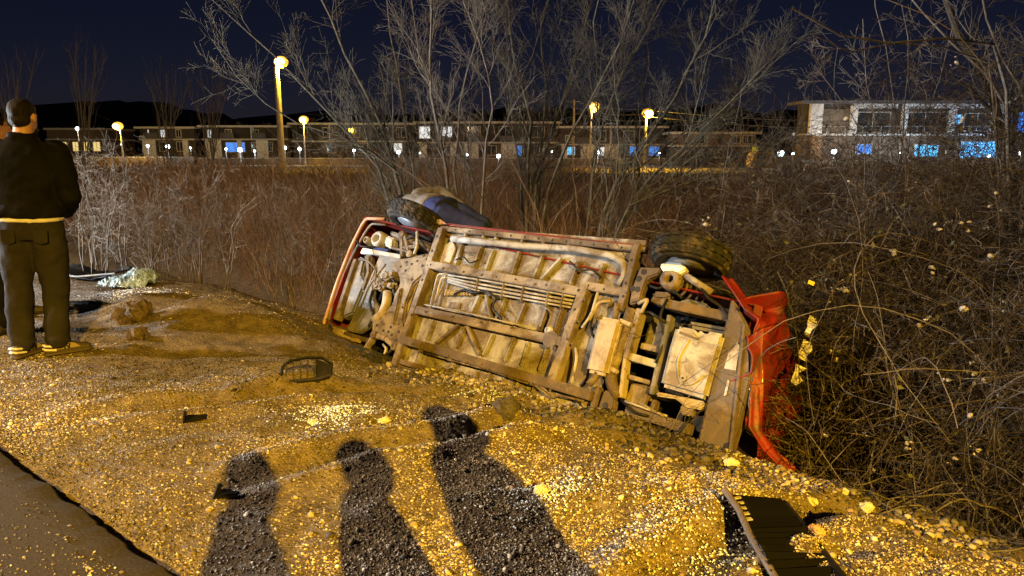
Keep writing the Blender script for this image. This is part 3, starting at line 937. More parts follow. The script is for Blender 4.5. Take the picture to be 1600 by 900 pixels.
for a_, b_ in (((330, 300), (240, 520)), ((380, 280), (290, 400)), ((270, 540), (215, 640))):
    vbar('tray_rib', Zf(*a_), Zf(*b_), 0.025, -0.04, -0.015, 'tray', bevel=0.006)
sf = vplate('subframe', [Zf(420, 300), Zf(455, 262), Zf(520, 255), Zf(585, 235), Zf(632, 228), Zf(632, 265), Zf(600, 345), Zf(545, 395), Zf(505, 500), Zf(492, 590), Zf(505, 650), Zf(470, 740), Zf(440, 735), Zf(400, 690), Zf(350, 665), Zf(318, 655), Zf(322, 595), Zf(365, 580), Zf(430, 500), Zf(440, 450), Zf(470, 400), Zf(465, 345), Zf(425, 315)], -0.08, 0.02, 'mud', bevel=0.018)
holes([Zf(510, 280), Zf(537, 290), Zf(595, 300), Zf(505, 325), Zf(385, 648), Zf(425, 630), Zf(412, 655), Zf(430, 672), Zf(452, 700), Zf(468, 655), Zf(350, 620)], 0.016, 0.02, sf)
vbar('subframe_ridge', Zf(480, 420), Zf(440, 620), 0.05, 0.015, 0.05, 'mud', sf, 0.015)
gb = MB()
for (x_, y_, r_, h_) in ((395, 350, .055, .03), (430, 345, .04, .045), (345, 400, .05, .03), (385, 395, .04, .04), (425, 405, .035, .05), (365, 420, .03, .035)):
    p = Zf(x_, y_)
    gb.lathe([(r_, -0.2), (r_, h_ - 0.03), (r_ * .7, h_ - 0.02), (r_ * .65, h_)], 12, c=(p[0], p[1], 0))
gb.build('gearbox_casting', M['mud'], van)
for k in range(5):
    p = Zf(330 + 24 * k, 415 - 6 * (k % 2)); q = Zf(345 + 24 * k, 395)
    MB().tube([(*p[:2], 0.0), (*q[:2], 0.03), (q[0] + .02, q[1], 0.0)], 0.012, 6).build('linkage', M['tank'], van)
vpipe('front_exhaust', [Zf(400, 440, -0.02), Zf(395, 500, 0.0), Zf(370, 560, 0.0), Zf(330, 590, -0.02)], 0.05, 'muffler', n=12)
for (x_, y_, ro, ri) in ((330, 140, .092, .045), (272, 148, .045, .018)):
    p = Zf(x_, y_)
    MB().lathe([(ri, -0.14), (ri, -0.03), (ri * 1.5, -0.02), (ro * .8, -0.025), (ro, -0.05), (ro, -0.14)], 24, c=(p[0], p[1], 0), cap=False).build('horn_ring', M['tank'], van, smooth=True)
    MB().lathe([(ri, -0.13), (ri * .5, -0.125)], 16, c=(p[0], p[1], 0)).build('horn_centre', M['dark'], van)
vplate('washer_bottle', [Zf(378, 120), Zf(420, 140), Zf(415, 190), Zf(400, 195), Zf(362, 172)], -0.18, -0.04, 'tank', bevel=0.02)
vplate('battery_tray', [Zf(375, 85), Zf(470, 110), Zf(460, 190), Zf(420, 180), Zf(425, 140), Zf(378, 118)], -0.22, -0.10, 'tray', bevel=0.02)
vbar('front_panel_strip', Zf(258, 205), Zf(462, 242), 0.05, -0.12, -0.025, 'tank')
vplate('front_bracket', [Zf(262, 195), Zf(310, 205), Zf(318, 228), Zf(245, 225)], -0.06, -0.01, 'white', bevel=0.008)
vplate('front_bracket', [Zf(300, 180), Zf(390, 195), Zf(380, 215), Zf(300, 205)], -0.1, -0.05, 'navy', bevel=0.008)


def arm(sg, F_, pts, hub):
    a_ = MB()
    for p, q, w in pts:
        a_.bar(F_(*p), F_(*q), w, -0.05, 0.02)
    o = a_.build('control_arm', M['rail'], van, bevel=0.01)
    for h in hub:
        c_ = F_(*h)
        MB().lathe([(0.035, -0.07), (0.038, 0.03), (0.02, 0.04)], 14, c=(c_[0], c_[1], 0)).build('bush', M['mud'], o)
    return o


arm(1, Zf, [((478, 110), (480, 245), .05), ((490, 120), (520, 240), .045), ((480, 200), (560, 190), .035)], [(480, 130), (525, 235)])
vpipe('anti_roll_bar', [Zf(560, 110, -0.03), Zf(560, 190, 0.0), Zf(545, 230, 0.02)], 0.016, 'tank')
vpipe('drive_shaft', [Zf(505, 170, -0.05), Zf(600, 180, -0.05), Zf(640, 215, -0.08)], 0.035, 'brown', n=12)
vpipe('drive_shaft', [Zf(520, 150, -0.05), Zf(545, 170, -0.05)], 0.05, 'mud', n=12)
vpipe('steering_rod', [Zf(590, 385, -0.02), Zf(548, 470, -0.02), Zf(560, 485, 0), Zf(505, 620, -0.02)], 0.014, 'rail')
vpipe('steering_rod', [Zf(575, 375, -0.04), Zf(530, 450, -0.04), Zf(498, 590, -0.04)], 0.02, 'muffler')
vpipe('hose', [Zf(600, 380, -0.06), Zf(550, 500, -0.08), Zf(510, 640, -0.06)], 0.02, 'dark')
arm(-1, Zf, [((330, 670), (390, 690), .05), ((390, 690), (440, 735), .05), ((320, 680), (275, 750), .045)], [(330, 672), (440, 735)])
for k in range(4):
    a0 = Zf(345 + k * 18, 770 - 12 * k)
    MB().lathe([(0.085, -0.1 - .02 * k), (0.095, -0.09 - .02 * k), (0.085, -0.08 - .02 * k)], 18, c=(*Zf(385, 755)[:2], 0), cap=False).build('coil_turn', M['brown'], van)
vpipe('brake_hose', [Zf(375, 720, 0), Zf(395, 745, 0.02), Zf(370, 800, 0.0)], 0.012, 'tank')
vbar('lower_front_beam', Zf(100, 640), Zf(300, 700), 0.045, -0.1, -0.02, 'brown')
vplate('lower_front_bracket', [Zf(105, 622), Zf(160, 640), Zf(155, 665), Zf(195, 680), Zf(190, 695), Zf(100, 655)], -0.08, 0.0, 'muffler', bevel=0.008)
vplate('lower_front_bracket', [Zf(190, 682), Zf(240, 690), Zf(235, 708), Zf(190, 700)], -0.06, 0.01, 'muffler', bevel=0.006)
for x_ in (128, 172):
    vbar('bumper_strut', Zf(x_, 680), Zf(x_ - 18, 745), 0.02, -0.06, -0.01, 'rail')
p = Zf(75, 690)
MB().lathe([(0.02, -0.1), (0.02, 0.0), (0.035, 0.005), (0.05, -0.01), (0.05, -0.1)], 18, c=(p[0], p[1], 0), cap=False).build('fog_lamp', M['muffler'], van, smooth=True)
vbar('bumper_strut', Zf(65, 580), Zf(110, 640), 0.02, -0.06, 0.0, 'brown')

# --- rear suspension, one set per side
def rear_side(F_, pl, hl_, disc, beam, damper, sg, white):
    tp = vplate('trailing_arm', [F_(*p) for p in pl], -0.06, 0.03, 'brown', bevel=0.012)
    holes([F_(*p) for p in hl_], 0.026, 0.03, tp)
    p = F_(*disc)
    MB().lathe([(0.032, -0.06), (0.032, 0.04), (0.055, 0.05), (0.085, 0.035), (0.09, 0.0), (0.09, -0.06)], 24, c=(p[0], p[1], 0), cap=False).build('spring_seat', M['mud'], tp, smooth=True)
    q = np.array([p[0] + 0.16, p[1] - 0.03 * sg, -0.22])
    ax = q - np.array([p[0], p[1], -0.02])
    L_ = np.linalg.norm(ax); ax /= L_
    u_ = np.cross(ax, (0, 0, 1.)); u_ /= np.linalg.norm(u_); w_ = np.cross(ax, u_)
    pts = [np.array([p[0], p[1], -0.02]) + ax * L_ * k / 70 * 1.3 + 0.078 * (math.cos(k * .5) * u_ + math.sin(k * .5) * w_) for k in range(70)]
    MB().tube(pts, 0.013, 6).build('coil_spring', M['brown'], van, smooth=True)
    MB().tube([F_(*damper[0], -0.02), F_(*damper[1], -0.02)], 0.028, 12).build('damper', M['tank'], van, smooth=True)
    if white:
        vplate('hub_bracket', [F_(*k_) for k_ in white], -0.05, 0.045, 'white', bevel=0.012)


rear_side(Z3, [(560, 308), (675, 312), (660, 345), (600, 368), (572, 440), (562, 495), (500, 512), (512, 430), (535, 370)], [(582, 335), (555, 372), (548, 428), (520, 425)], (722, 372), None, ((800, 348), (942, 440)), 1,
          [(668, 302), (705, 270), (785, 274), (815, 325), (770, 350), (738, 338), (690, 340)])
rear_side(Z4, [(365, 380), (405, 395), (425, 430), (405, 560), (330, 570), (320, 520)], [(375, 465), (352, 528)], (515, 580), None, ((580, 640), (735, 690)), -1, None)
vbar('rear_axle_beam', Z3(690, 492), Z3(1035, 565), 0.075, -0.16, -0.03, 'brown')
vbar('rear_axle_beam', Z4(470, 478), Z4(825, 592), 0.08, -0.12, -0.01, 'brown')
vbar('link_rod', Z3(610, 470), Z3(700, 500), 0.05, -0.12, -0.02, 'mud')
vplate('axle_bracket', [Z3(615, 425), Z3(690, 430), Z3(720, 450), Z3(690, 475), Z3(615, 470)], -0.14, -0.02, 'mud', bevel=0.02)
vplate('axle_bracket', [Z3(735, 465), Z3(790, 450), Z3(900, 480), Z3(915, 520), Z3(730, 490)], -0.22, -0.10, 'tray', bevel=0.02)
vbar('outer_link', Z4(285, 540), Z4(330, 360), 0.05, -0.06, 0.02, 'brown')
vpipe('hose', [Z4(470, 440, 0), Z4(560, 470, .02), Z4(640, 500, .01), Z4(700, 520, .01)], 0.010, 'tank')
vpipe('hose', [Z4(560, 450, 0), Z4(610, 480, .02), Z4(680, 520, .01)], 0.008, 'tank')
vpipe('hose', [Z3(545, 500, .02), Z3(600, 470, .03), Z3(560, 550, .02)], 0.016, 'muffler')
vplate('wheel_well', [Z3(770, 560), Z3(1010, 600), Z3(1000, 640), Z3(780, 600)], -0.25, -0.15, 'tray', bevel=0.03)

# --- crumpled red tailgate and rear bumper: creased sheet metal
def creased(n, m, fn, seed, nseed=60, amp=0.10):
    r_ = np.random.default_rng(seed)
    S = r_.random((nseed, 2)); Hh = r_.normal(0, 1, nseed); Gd = r_.normal(0, 2.2, (nseed, 2))
    A, B_ = np.meshgrid(np.linspace(0, 1, n), np.linspace(0, 1, m), indexing='ij')
    d = (A[..., None] - S[:, 0]) ** 2 + (B_[..., None] - S[:, 1]) ** 2
    i = np.argsort(d, -1)[..., :2]
    h = [Hh[i[..., k]] + Gd[i[..., k], 0] * (A - S[i[..., k], 0]) + Gd[i[..., k], 1] * (B_ - S[i[..., k], 1]) for k in (0, 1)]
    w = np.sqrt(np.take_along_axis(d, i, -1))
    f = np.clip((w[..., 1] - w[..., 0]) / .05, 0, 1) * .5 + .5
    h = h[0] * f + h[1] * (1 - f)
    V = fn(A, B_, h * amp)
    ii = np.arange(n * m).reshape(n, m)
    return V.reshape(-1, 3), np.stack([ii[:-1, :-1], ii[1:, :-1], ii[1:, 1:], ii[:-1, 1:]], -1).reshape(-1, 4)


def tail_fn(a, b, h):                     # a across (low to raised side), b from floor edge to roof
    y = -0.88 + (1.28 + .25 * np.exp(-((b - .2) / .25) ** 2)) * a - .16 * b * (a - .4)
    return np.stack([3.66 + .07 * np.sin(b * 2.4) + h, y + .3 * h, .03 - 1.72 * b + .25 * h], -1)


tg = link('tailgate', np_mesh('tailgate', *creased(80, 90, tail_fn, 5, 48, .075)), M['red'], van)
tg.modifiers.new('t', 'SOLIDIFY').thickness = 0.010
bp_ = [Z3(985, 352, -.02), Z3(1040, 430, 0), Z3(1105, 535, .02), Z3(1180, 585, .0), Z3(1165, 700, .0), Z3(1155, 880, .0), Z4(1150, 480, .0), Z4(1145, 575, .0), Z4(1230, 700, -.1), Z4(1315, 790, -.2)]
P_ = np.array(bp_)
k_ = np.r_[0, np.cumsum(np.linalg.norm(np.diff(P_, axis=0), axis=1))]


def bump_fn(a, b, h):
    C_ = np.stack([np.interp(a * k_[-1], k_, P_[:, i]) for i in range(3)], -1)
    wd = .10 + .20 * np.exp(-((a - .12) / .12) ** 2) + .16 * np.exp(-((a - .95) / .25) ** 2)
    return np.stack([C_[..., 0] + .015 + .06 * np.sin(b * 3.1) + h, C_[..., 1] + .4 * h, C_[..., 2] + .02 - wd * b + .5 * h], -1)


bpo = link('rear_bumper', np_mesh('rear_bumper', *creased(90, 18, bump_fn, 9, 26, .02)), M['red'], van)
bpo.modifiers.new('t', 'SOLIDIFY').thickness = 0.012
tag(bpo, 'crumpled red bumper skin')
# torn white strip hanging at the roof end
ws_ = MB()
pts = []
for k in range(12):
    w3 = at(1266 - 2.6 * k + random.uniform(-2, 2), 492 + 9.5 * k, 5.85 - .02 * k)
    pts.append(tuple(VR.T @ (w3 - VT)))
WJ = [random.uniform(.01, .07) for _ in pts]
for k, p in enumerate(pts[:-1]):
    q = pts[k + 1]
    if k in (3, 7): continue
    ws_.add([p, q, (q[0] + .02 + WJ[k + 1], q[1] - .02, q[2] - .3 * WJ[k + 1]), (p[0] + .02 + WJ[k], p[1] - .02, p[2] - .3 * WJ[k])], [(0, 1, 2, 3)])
wo = ws_.build('torn_white_trim', M['white'], van)
wo.modifiers.new('t', 'SOLIDIFY').thickness = 0.006

# --- looms, hoses, bolt heads and brackets that crowd the frame
for pts, r_, m_ in ([[(200, 735), (330, 770), (560, 830), (900, 905)], .010, 'dark'], [[(300, 380), (520, 418), (800, 470), (1120, 525), (1290, 560)], .008, 'dark'], [[(350, 600), (420, 560), (500, 590), (600, 570), (700, 640)], .012, 'dark'],
                    [[(690, 620), (640, 700), (720, 790), (700, 860)], .009, 'dark'], [[(1040, 690), (1120, 740), (1080, 850)], .009, 'rail'], [[(360, 330), (420, 300), (470, 360), (540, 330)], .007, 'dark'], [[(1250, 340), (1330, 420), (1420, 400), (1500, 470)], .008, 'dark']):
    vpipe('wiring_loom', [Zm(*p, .012 + .02 * ((i * 7) % 3) / 2) for i, p in enumerate(pts)], r_, m_)
for pts in ([(470, 120), (510, 150), (560, 140), (610, 200)], [(430, 200), (500, 215), (560, 250), (600, 240)], [(320, 430), (300, 500), (330, 560), (300, 620)], [(250, 260), (300, 270), (340, 320), (330, 400)], [(390, 330), (440, 380), (430, 440), (470, 470)], [(510, 560), (540, 600), (530, 660)], [(230, 150), (250, 190), (330, 195)], [(440, 700), (420, 760), (350, 790)]):
    vpipe('hose', [Zf(*p, -.03 + .05 * (i % 2)) for i, p in enumerate(pts)], random.uniform(.010, .018), random.choice(['dark', 'dark', 'brown']))
for pts in ([(470, 520), (520, 560), (600, 540), (690, 600)], [(700, 480), (660, 560), (690, 700), (640, 820)], [(600, 400), (650, 420), (700, 400), (780, 470)], [(880, 400), (920, 470), (1000, 520), (1040, 600)], [(300, 560), (280, 640), (320, 700)]):
    vpipe('hose', [Z3(*p, -.02 + .04 * (i % 2)) for i, p in enumerate(pts)], random.uniform(.009, .016), 'dark')
for pts in ([(180, 400), (240, 470), (270, 540)], [(450, 430), (520, 500), (600, 520)], [(830, 520), (780, 600), (700, 640)]):
    vpipe('hose', [Z4(*p, .0 + .03 * (i % 2)) for i, p in enumerate(pts)], .011, 'dark')
bolt_me = MB().lathe([(.012, 0), (.012, .010), (.009, .013)], 6).build('bolt_head', M['brown'], van)
bspots = [Zm(x, y, .05) for x, y in ((260, 398), (420, 425), (560, 450), (980, 520), (1200, 560), (120, 735), (330, 770), (560, 815), (800, 860))] + [Z2(x, y, .055) for x, y in ((660, 228), (760, 262), (880, 305), (1000, 345), (1130, 388), (1260, 432), (1400, 480), (1520, 520))] + [Z3(x, y, .05) for x, y in ((255, 480), (225, 600), (190, 720), (515, 300), (480, 440))] + [Zf(x, y, .02) for x, y in ((470, 300), (560, 270), (610, 260), (530, 370), (480, 520), (460, 610), (380, 610))]
for i, p in enumerate(bspots):
    o = bolt_me if i == 0 else bolt_me.copy()
    if i: COL.objects.link(o); o.parent = van
    o.location = [float(c) for c in p]

# ------------------------------------------------------------------ people
def capsules(bm, pts, rad, n=12):
    P = [np.array(p, float) for p in pts]
    out, rr = [], []
    for i in range(len(P) - 1):
        for k in np.linspace(0, 1, 5)[: (5 if i == len(P) - 2 else 4)]:
            out.append(P[i] * (1 - k) + P[i + 1] * k)
            rr.append(rad[i] * (1 - k) + rad[i + 1] * k)
    bm.tube(out, rr, n)
    for p, r in zip(P, rad):
        bm.ball(p, r * 0.99, 12, 8)


def loft(bm, secs, n=20):                  # secs: centre, right vector*half width, fwd vector*half depth
    V, Fc = [], []
    for c, a, b in secs:
        for k in range(n):
            t = 2 * math.pi * k / n
            ct, s_ = math.cos(t), math.sin(t)
            ct = math.copysign(abs(ct) ** 0.85, ct)
            s_ = math.copysign(abs(s_) ** 0.85, s_)
            V.append(np.array(c) + np.array(a) * ct + np.array(b) * s_)
    m = len(secs)
    for i in range(m - 1):
        for k in range(n):
            Fc.append((i * n + k, i * n + (k + 1) % n, (i + 1) * n + (k + 1) % n, (i + 1) * n + k))
    Fc += [tuple(range(n))[::-1], tuple(range((m - 1) * n, m * n))]
    bm.add(V, Fc)


CLOUD = bpy.data.textures.new('folds', 'CLOUDS')
CLOUD.noise_scale = 0.13
CLOUD.noise_depth = 3


def fuse(bm, name, m, parent, voxel, smooth=6, fold=0.0):
    me = bpy.data.meshes.new(name)
    me.from_pydata(bm.v, [], bm.f)
    t = bpy.data.objects.new('tmp', me)
    COL.objects.link(t)
    r = t.modifiers.new('r', 'REMESH')
    r.mode = 'VOXEL'
    r.voxel_size = voxel
    s = t.modifiers.new('s', 'SMOOTH')
    s.iterations = smooth
    if fold:
        d = t.modifiers.new('d', 'DISPLACE')
        d.texture = CLOUD
        d.texture_coords = 'LOCAL'
        d.strength = fold
        d.mid_level = 0.5
    dg = bpy.context.evaluated_depsgraph_get()
    dg.update()
    me2 = bpy.data.meshes.new_from_object(t.evaluated_get(dg))
    if fold:                                # ridged cloth folds, tight at knees, ankles, seat and elbows
        n_ = len(me2.vertices)
        co = np.empty(n_ * 3, np.float32); me2.vertices.foreach_get('co', co); co = co.reshape(-1, 3)
        no = np.empty(n_ * 3, np.float32); me2.vertices.foreach_get('normal', no); no = no.reshape(-1, 3)
        x, y, z = co.T
        r1 = .5 - 2 * np.abs(vnoise(z * 15 + x * 5 + 3, (x - y) * 4 + 7))
        r2 = .5 - 2 * np.abs(vnoise(z * 9 - x * 9 + y * 5, (x + y) * 5 + z * 3 + 1))
        wz = .45 + .9 * np.exp(-((z - .46) / .1) ** 2) + 1.1 * np.exp(-((z - .14) / .09) ** 2) + .8 * np.exp(-((z - .80) / .07) ** 2) + .6 * np.exp(-((z - 1.12) / .10) ** 2)
        co = co + no * (fold * .34 * (r1 * wz + r2 * .7))[:, None]
        me2.vertices.foreach_set('co', np.ascontiguousarray(co, np.float32).ravel())
        me2.update()
    me2.name = name
    bpy.data.objects.remove(t)
    bpy.data.meshes.remove(me)
    return link(name, me2, m, parent, True)


def V3(*a): return np.array(a, float)


def frame(up, fwd):
    up = up / np.linalg.norm(up)
    fwd = fwd - up * (fwd @ up)
    fwd /= np.linalg.norm(fwd)
    return np.cross(fwd, up), fwd, up         # right, fwd, up


def person(name, J, top='jacket', bottom='trouser', head_fwd=(0, 1, 0), head_up=(0, 0, 1), fwd=(0, 1, 0), hem=True, shoe_style='plain', beard=False, collar=True, belly=1.0, detail=True):
    root = empty(name)
    J = {k: V3(*v) for k, v in J.items()}
    fwd = V3(*fwd)
    sp = J['neck'] - J['pelvis']
    rt, fw, up = frame(sp, fwd)
    sh = (J['shoulder_r'] - J['shoulder_l']); sh = sh / np.linalg.norm(sh)
    hd_r, hd_f, hd_u = frame(V3(*head_up), V3(*head_fwd))
    H0 = J['head']
    # --- body: one continuous skin surface, with head, ears, nose, hands and fingers
    b = MB()

    def hb(o, r):
        c = H0 + hd_r * o[0] + hd_f * o[1] + hd_u * o[2]
        s = MB().ball((0, 0, 0), r, 14, 10)
        b.add([c + hd_r * p[0] + hd_f * p[1] + hd_u * p[2] for p in s.v], s.f)
    hb((0, -0.008, 0.03), (0.076, 0.096, 0.092))
    hb((0, 0.030, -0.035), (0.060, 0.066, 0.085))
    hb((0, 0.060, -0.085), (0.036, 0.034, 0.03))
    hb((0, 0.098, -0.02), (0.013, 0.020, 0.026))
    hb((0, 0.090, -0.062), (0.026, 0.012, 0.008))
    hb((0, 0.086, 0.018), (0.052, 0.014, 0.012))
    for sx in (-1, 1):
        hb((sx * 0.080, -0.008, -0.008), (0.010, 0.020, 0.034))
        hb((sx * 0.031, 0.082, 0.0), (0.012, 0.010, 0.007))
    capsules(b, [J['neck'] - up * 0.04, H0 - hd_u * 0.03 - hd_f * 0.012], [0.066, 0.058])
    loft(b, [(J['pelvis'] + sp * k, rt * w, fw * d) for k, w, d in ((-.08, .13, .10), (.1, .155, .115), (.35, .14, .105), (.65, .165, .115), (.88, .17, .10), (1.0, .07, .06))])
    for s in ('l', 'r'):
        capsules(b, [J['shoulder_' + s], J['elbow_' + s], J['wrist_' + s]], [.055, .042, .028])
        w_, e_ = J['wrist_' + s], J['elbow_' + s]
        hd = (w_ - e_) / np.linalg.norm(w_ - e_)
        hr_, hf_, _ = frame(hd, fw)
        palm = w_ + hd * 0.055
        loft(b, [(w_ + hd * k, hr_ * a, hf_ * c) for k, a, c in ((0, .028, .02), (.04, .040, .017), (.085, .042, .015))], 12)
        for i, (o, L) in enumerate(((-.033, .062), (-.011, .075), (.011, .07), (.032, .052))):
            p0 = w_ + hd * 0.08 + hr_ * o
            capsules(b, [p0, p0 + hd * L * .55 + hf_ * .008, p0 + hd * L * .85 + hf_ * .03], [.0095, .0088, .0078], 8)
        p0 = w_ + hd * 0.03 + hr_ * (.034 if s == 'l' else -.034)
        capsules(b, [p0, p0 + hd * .035 + hr_ * (.025 if s == 'l' else -.025), p0 + hd * .065 + hr_ * (.028 if s == 'l' else -.028) + hf_ * .015], [.0115, .010, .0085], 8)
        capsules(b, [J['hip_' + s], J['knee_' + s], J['ankle_' + s]], [.085, .055, .04])
    fuse(b, 'body', M['skin'], root, 0.0085, 3)
    # --- hair
    h = MB()

    def hh(o, r):
        c = H0 + hd_r * o[0] + hd_f * o[1] + hd_u * o[2]
        s = MB().ball((0, 0, 0), r, 16, 12)
        h.add([c + hd_r * p[0] + hd_f * p[1] + hd_u * p[2] for p in s.v], s.f)
    hh((0, -0.016, 0.042), (0.0795, 0.099, 0.086))
    hh((0, -0.050, -0.012), (0.070, 0.056, 0.066))
    if beard:
        hh((0, 0.052, -0.080), (0.054, 0.052, 0.038))
    fuse(h, 'hair', M['hair'], root, 0.008, 2, 0.012)
    # --- upper garment
    j = MB()
    secs = [(J['pelvis'] + sp * k, rt * w * belly, fw * d * belly) for k, w, d in ((.10, .205, .150), (.16, .215, .160), (.40, .205, .150), (.65, .215, .152), (.85, .20, .13), (.95, .15, .105), (1.02, .085, .085))]
    loft(j, secs, 24)
    if collar:
        loft(j, [(J['neck'] + up * k - fw * .005, rt * .082, fw * .085) for k in (-.05, 0.0, .055)], 20)
    for s in ('l', 'r'):
        S, E_, W_ = J['shoulder_' + s], J['elbow_' + s], J['wrist_' + s]
        capsules(j, [S - sh * (0.03 if s == 'r' else -0.03), S, S * .5 + E_ * .5, E_, E_ * .45 + W_ * .55, W_], [.088, .086, .080, .072, .066, .052], 14)
    fuse(j, 'jacket' if top == 'jacket' else 'top', M[top], root, 0.013, 7, 0.030)
    if hem:
        t = MB()
        loft(t, [(J['pelvis'] + sp * k + rt * .0, rt * .203 * belly, fw * .148 * belly) for k in (.055, .078, .11)], 24)
        fuse(t, 'shirt_hem', M['shirt'], root, 0.012, 3, 0.012)
    # --- trousers
    p = MB()
    loft(p, [(J['pelvis'] + sp * k, rt * w, fw * d) for k, w, d in ((-.16, .14, .12), (-.05, .178, .140), (.08, .186, .138), (.20, .178, .13))], 22)
    for s in ('l', 'r'):
        hp, kn, an = J['hip_' + s], J['knee_' + s], J['ankle_' + s]
        capsules(p, [hp, hp * .5 + kn * .5, kn, kn * .5 + an * .5, an * .96 + kn * .04], [.115, .105, .088, .082, .074], 14)
    fuse(p, 'trousers', M[bottom], root, 0.013, 6, 0.028)
    if shoe_style != 'plain':
        for s, k in (('l', -1), ('r', 1)):
            c = J['pelvis'] - up * .055 - fw * .139 + rt * k * .098
            pk = MB()
            pk.add([c + rt * a + up * b_ - fw * (.0) for a, b_ in ((-.042, .04), (.042, .04), (.04, -.045), (0, -.06), (-.04, -.045))], [(0, 1, 2, 3, 4)])
            po = pk.build('back_pocket', M[bottom], root)
            po.modifiers.new('t', 'SOLIDIFY').thickness = .006
        MB().tube([J['pelvis'] + up * .12 + rt * .196 * belly * math.cos(t) + fw * .144 * belly * math.sin(t) for t in np.linspace(0, 6.28, 40)], .012, 6).build('jacket_hem', M[top], root, True)
    # --- shoes
    for s in ('l', 'r'):
        an, to = J['ankle_' + s], J['toe_' + s]
        d = to - an
        d[2] = 0
        d /= np.linalg.norm(d)
        r_ = np.cross(d, V3(0, 0, 1))
        g = an * 1.0
        g[2] = an[2] - 0.085
        so = MB()
        loft(so, [(g + d * k + V3(0, 0, h), r_ * w, V3(0, 0, 1) * hh_) for k, h, w, hh_ in ((-.085, .045, .025, .03), (-.07, .05, .038, .045), (0.0, .055, .040, .055), (.07, .045, .045, .042), (.14, .036, .050, .030), (.19, .030, .042, .024), (.212, .026, .02, .016))], 16)
        capsules(so, [an + V3(0, 0, .02), g + V3(0, 0, .06)], [.045, .045])
        sho = fuse(so, 'shoe', M['shoe'], root, 0.008, 3)
        sl = MB()
        loft(sl, [(g + d * k + V3(0, 0, .012), r_ * w, V3(0, 0, .014)) for k, w in ((-.09, .03), (-.07, .042), (0, .043), (.08, .049), (.14, .053), (.19, .046), (.218, .022))], 16)
        fuse(sl, 'sole', M['dark'] if shoe_style == 'plain' else mat('brown_sole', (0.06, 0.045, 0.03), 0.8), sho, 0.007, 2)
        if shoe_style != 'plain':
            v = MB()
            for sd in (-1, 1):
                v.add([g + d * a + r_ * sd * w + V3(0, 0, z) for a, z, w in ((-.03, .045, .0455), (.05, .045, .0485), (.13, .046, .0500), (.10, .074, .0415), (.02, .098, .0390), (-.03, .085, .0425))], [(0, 1, 2, 3, 4, 5)])
            vo = v.build('suede_panel', M['beige'], sho)
            vo.modifiers.new('t', 'SOLIDIFY').thickness = 0.004
            st_ = MB()
            for z in (.05, .078):
                st_.tube([g - d * .08 + r_ * (.03) + V3(0, 0, z), g - d * .092 + V3(0, 0, z + .004), g - d * .08 - r_ * .03 + V3(0, 0, z)], .0085, 6)
                for sd in (-1, 1):
                    st_.tube([g - d * .08 + r_ * sd * .03 + V3(0, 0, z), g - d * .02 + r_ * sd * .046 + V3(0, 0, z - .008)], .0075, 6)
            st_.build('heel_stripe', M['shirt'], sho)
            em = MB()
            sd = 1
            b0 = g + r_ * (.0525 * sd) + d * .03
            for a_, c_ in (((0, .045), (.004, .085)), ((.004, .085), (.028, .045)), ((.028, .045), (.032, .082))):
                em.tube([b0 + d * a_[0] + V3(0, 0, a_[1]), b0 + d * c_[0] + V3(0, 0, c_[1])], .0045, 6)
            em.build('emblem', M['dark'], sho)
    return root


def standing(elbow=(.30, -.06, 1.15), wrist=(.19, .17, 1.0), ht=1.0, stance=.11):
    J = dict(head=(0, .025, 1.655), neck=(0, -.01, 1.50), pelvis=(0, 0, .93))
    for s, k in (('l', -1), ('r', 1)):
        J['shoulder_' + s] = (k * .195, -.01, 1.425)
        J['elbow_' + s] = (k * elbow[0], elbow[1], elbow[2])
        J['wrist_' + s] = (k * wrist[0], wrist[1], wrist[2])
        J['hip_' + s] = (k * .092, 0, .90)
        J['knee_' + s] = (k * (.10 + stance * .1), .02, .49)
        J['ankle_' + s] = (k * stance, -.02, .09)
        J['toe_' + s] = (k * (stance + .05), .2, .03)
    return {a: tuple(c * ht for c in b) for a, b in J.items()}


def stand(o, u, v, rz, label, group=None, Y=None):
    p = gp(u, v)
    o.location = (p[0], p[1], p[2] + 0.004)
    o.rotation_euler = (0, 0, rz)
    return tag(o, label, 'person', group)


JA = standing(elbow=(.265, -.05, 1.14), wrist=(.16, .20, 1.0), ht=1.015)
JA = {k: (x + .04 * z, y, z) for k, (x, y, z) in JA.items()}
JA['toe_r'] = (.33, .09, .03)
JA['toe_l'] = (-.01, .2, .03)
pa = person('person', JA, head_fwd=(.22, 1, -.16), shoe_style='suede', beard=True, belly=.99)
stand(pa, 66, 556, R(16), 'man in black jacket, white shirt hem and charcoal trousers, seen from behind')
pb = person('person', standing(elbow=(.27, -.02, 1.15), wrist=(.24, .16, 1.02)), head_fwd=(-.3, 1, -.1), bottom='trouser', hem=False)
stand(pb, 30, 497, R(-75), 'person in dark clothes mostly hidden behind the man in the black jacket')
pc = person('person', standing(elbow=(.25, -.02, 1.15), wrist=(.22, .1, .95)), head_fwd=(.3, 1, -.1), bottom='jacket', hem=False)
stand(pc, -22, 524, R(20), 'person in black at the left edge, beside the man in the black jacket')
BY = 'bystanders beside the viewpoint'
for i, (x, y, lab) in enumerate(((0.08, -0.48, 'bystander in dark clothes casting the leftmost long shadow on the gravel'), (0.42, -0.25, 'bystander in dark clothes casting the middle long shadow on the gravel'), (0.80, -0.06, 'bystander in dark clothes casting the rightmost long shadow on the gravel'))):
    q = copy_tree(pc)
    q.location = (x, y, 0.024)
    q.rotation_euler = (0, 0, R((-70, -62, -52)[i]))
    q.scale = ((.86, .86, 1.0), (.84, .84, .97), (1.0, 1.0, 1.03))[i]
    tag(q, lab, 'person', BY)

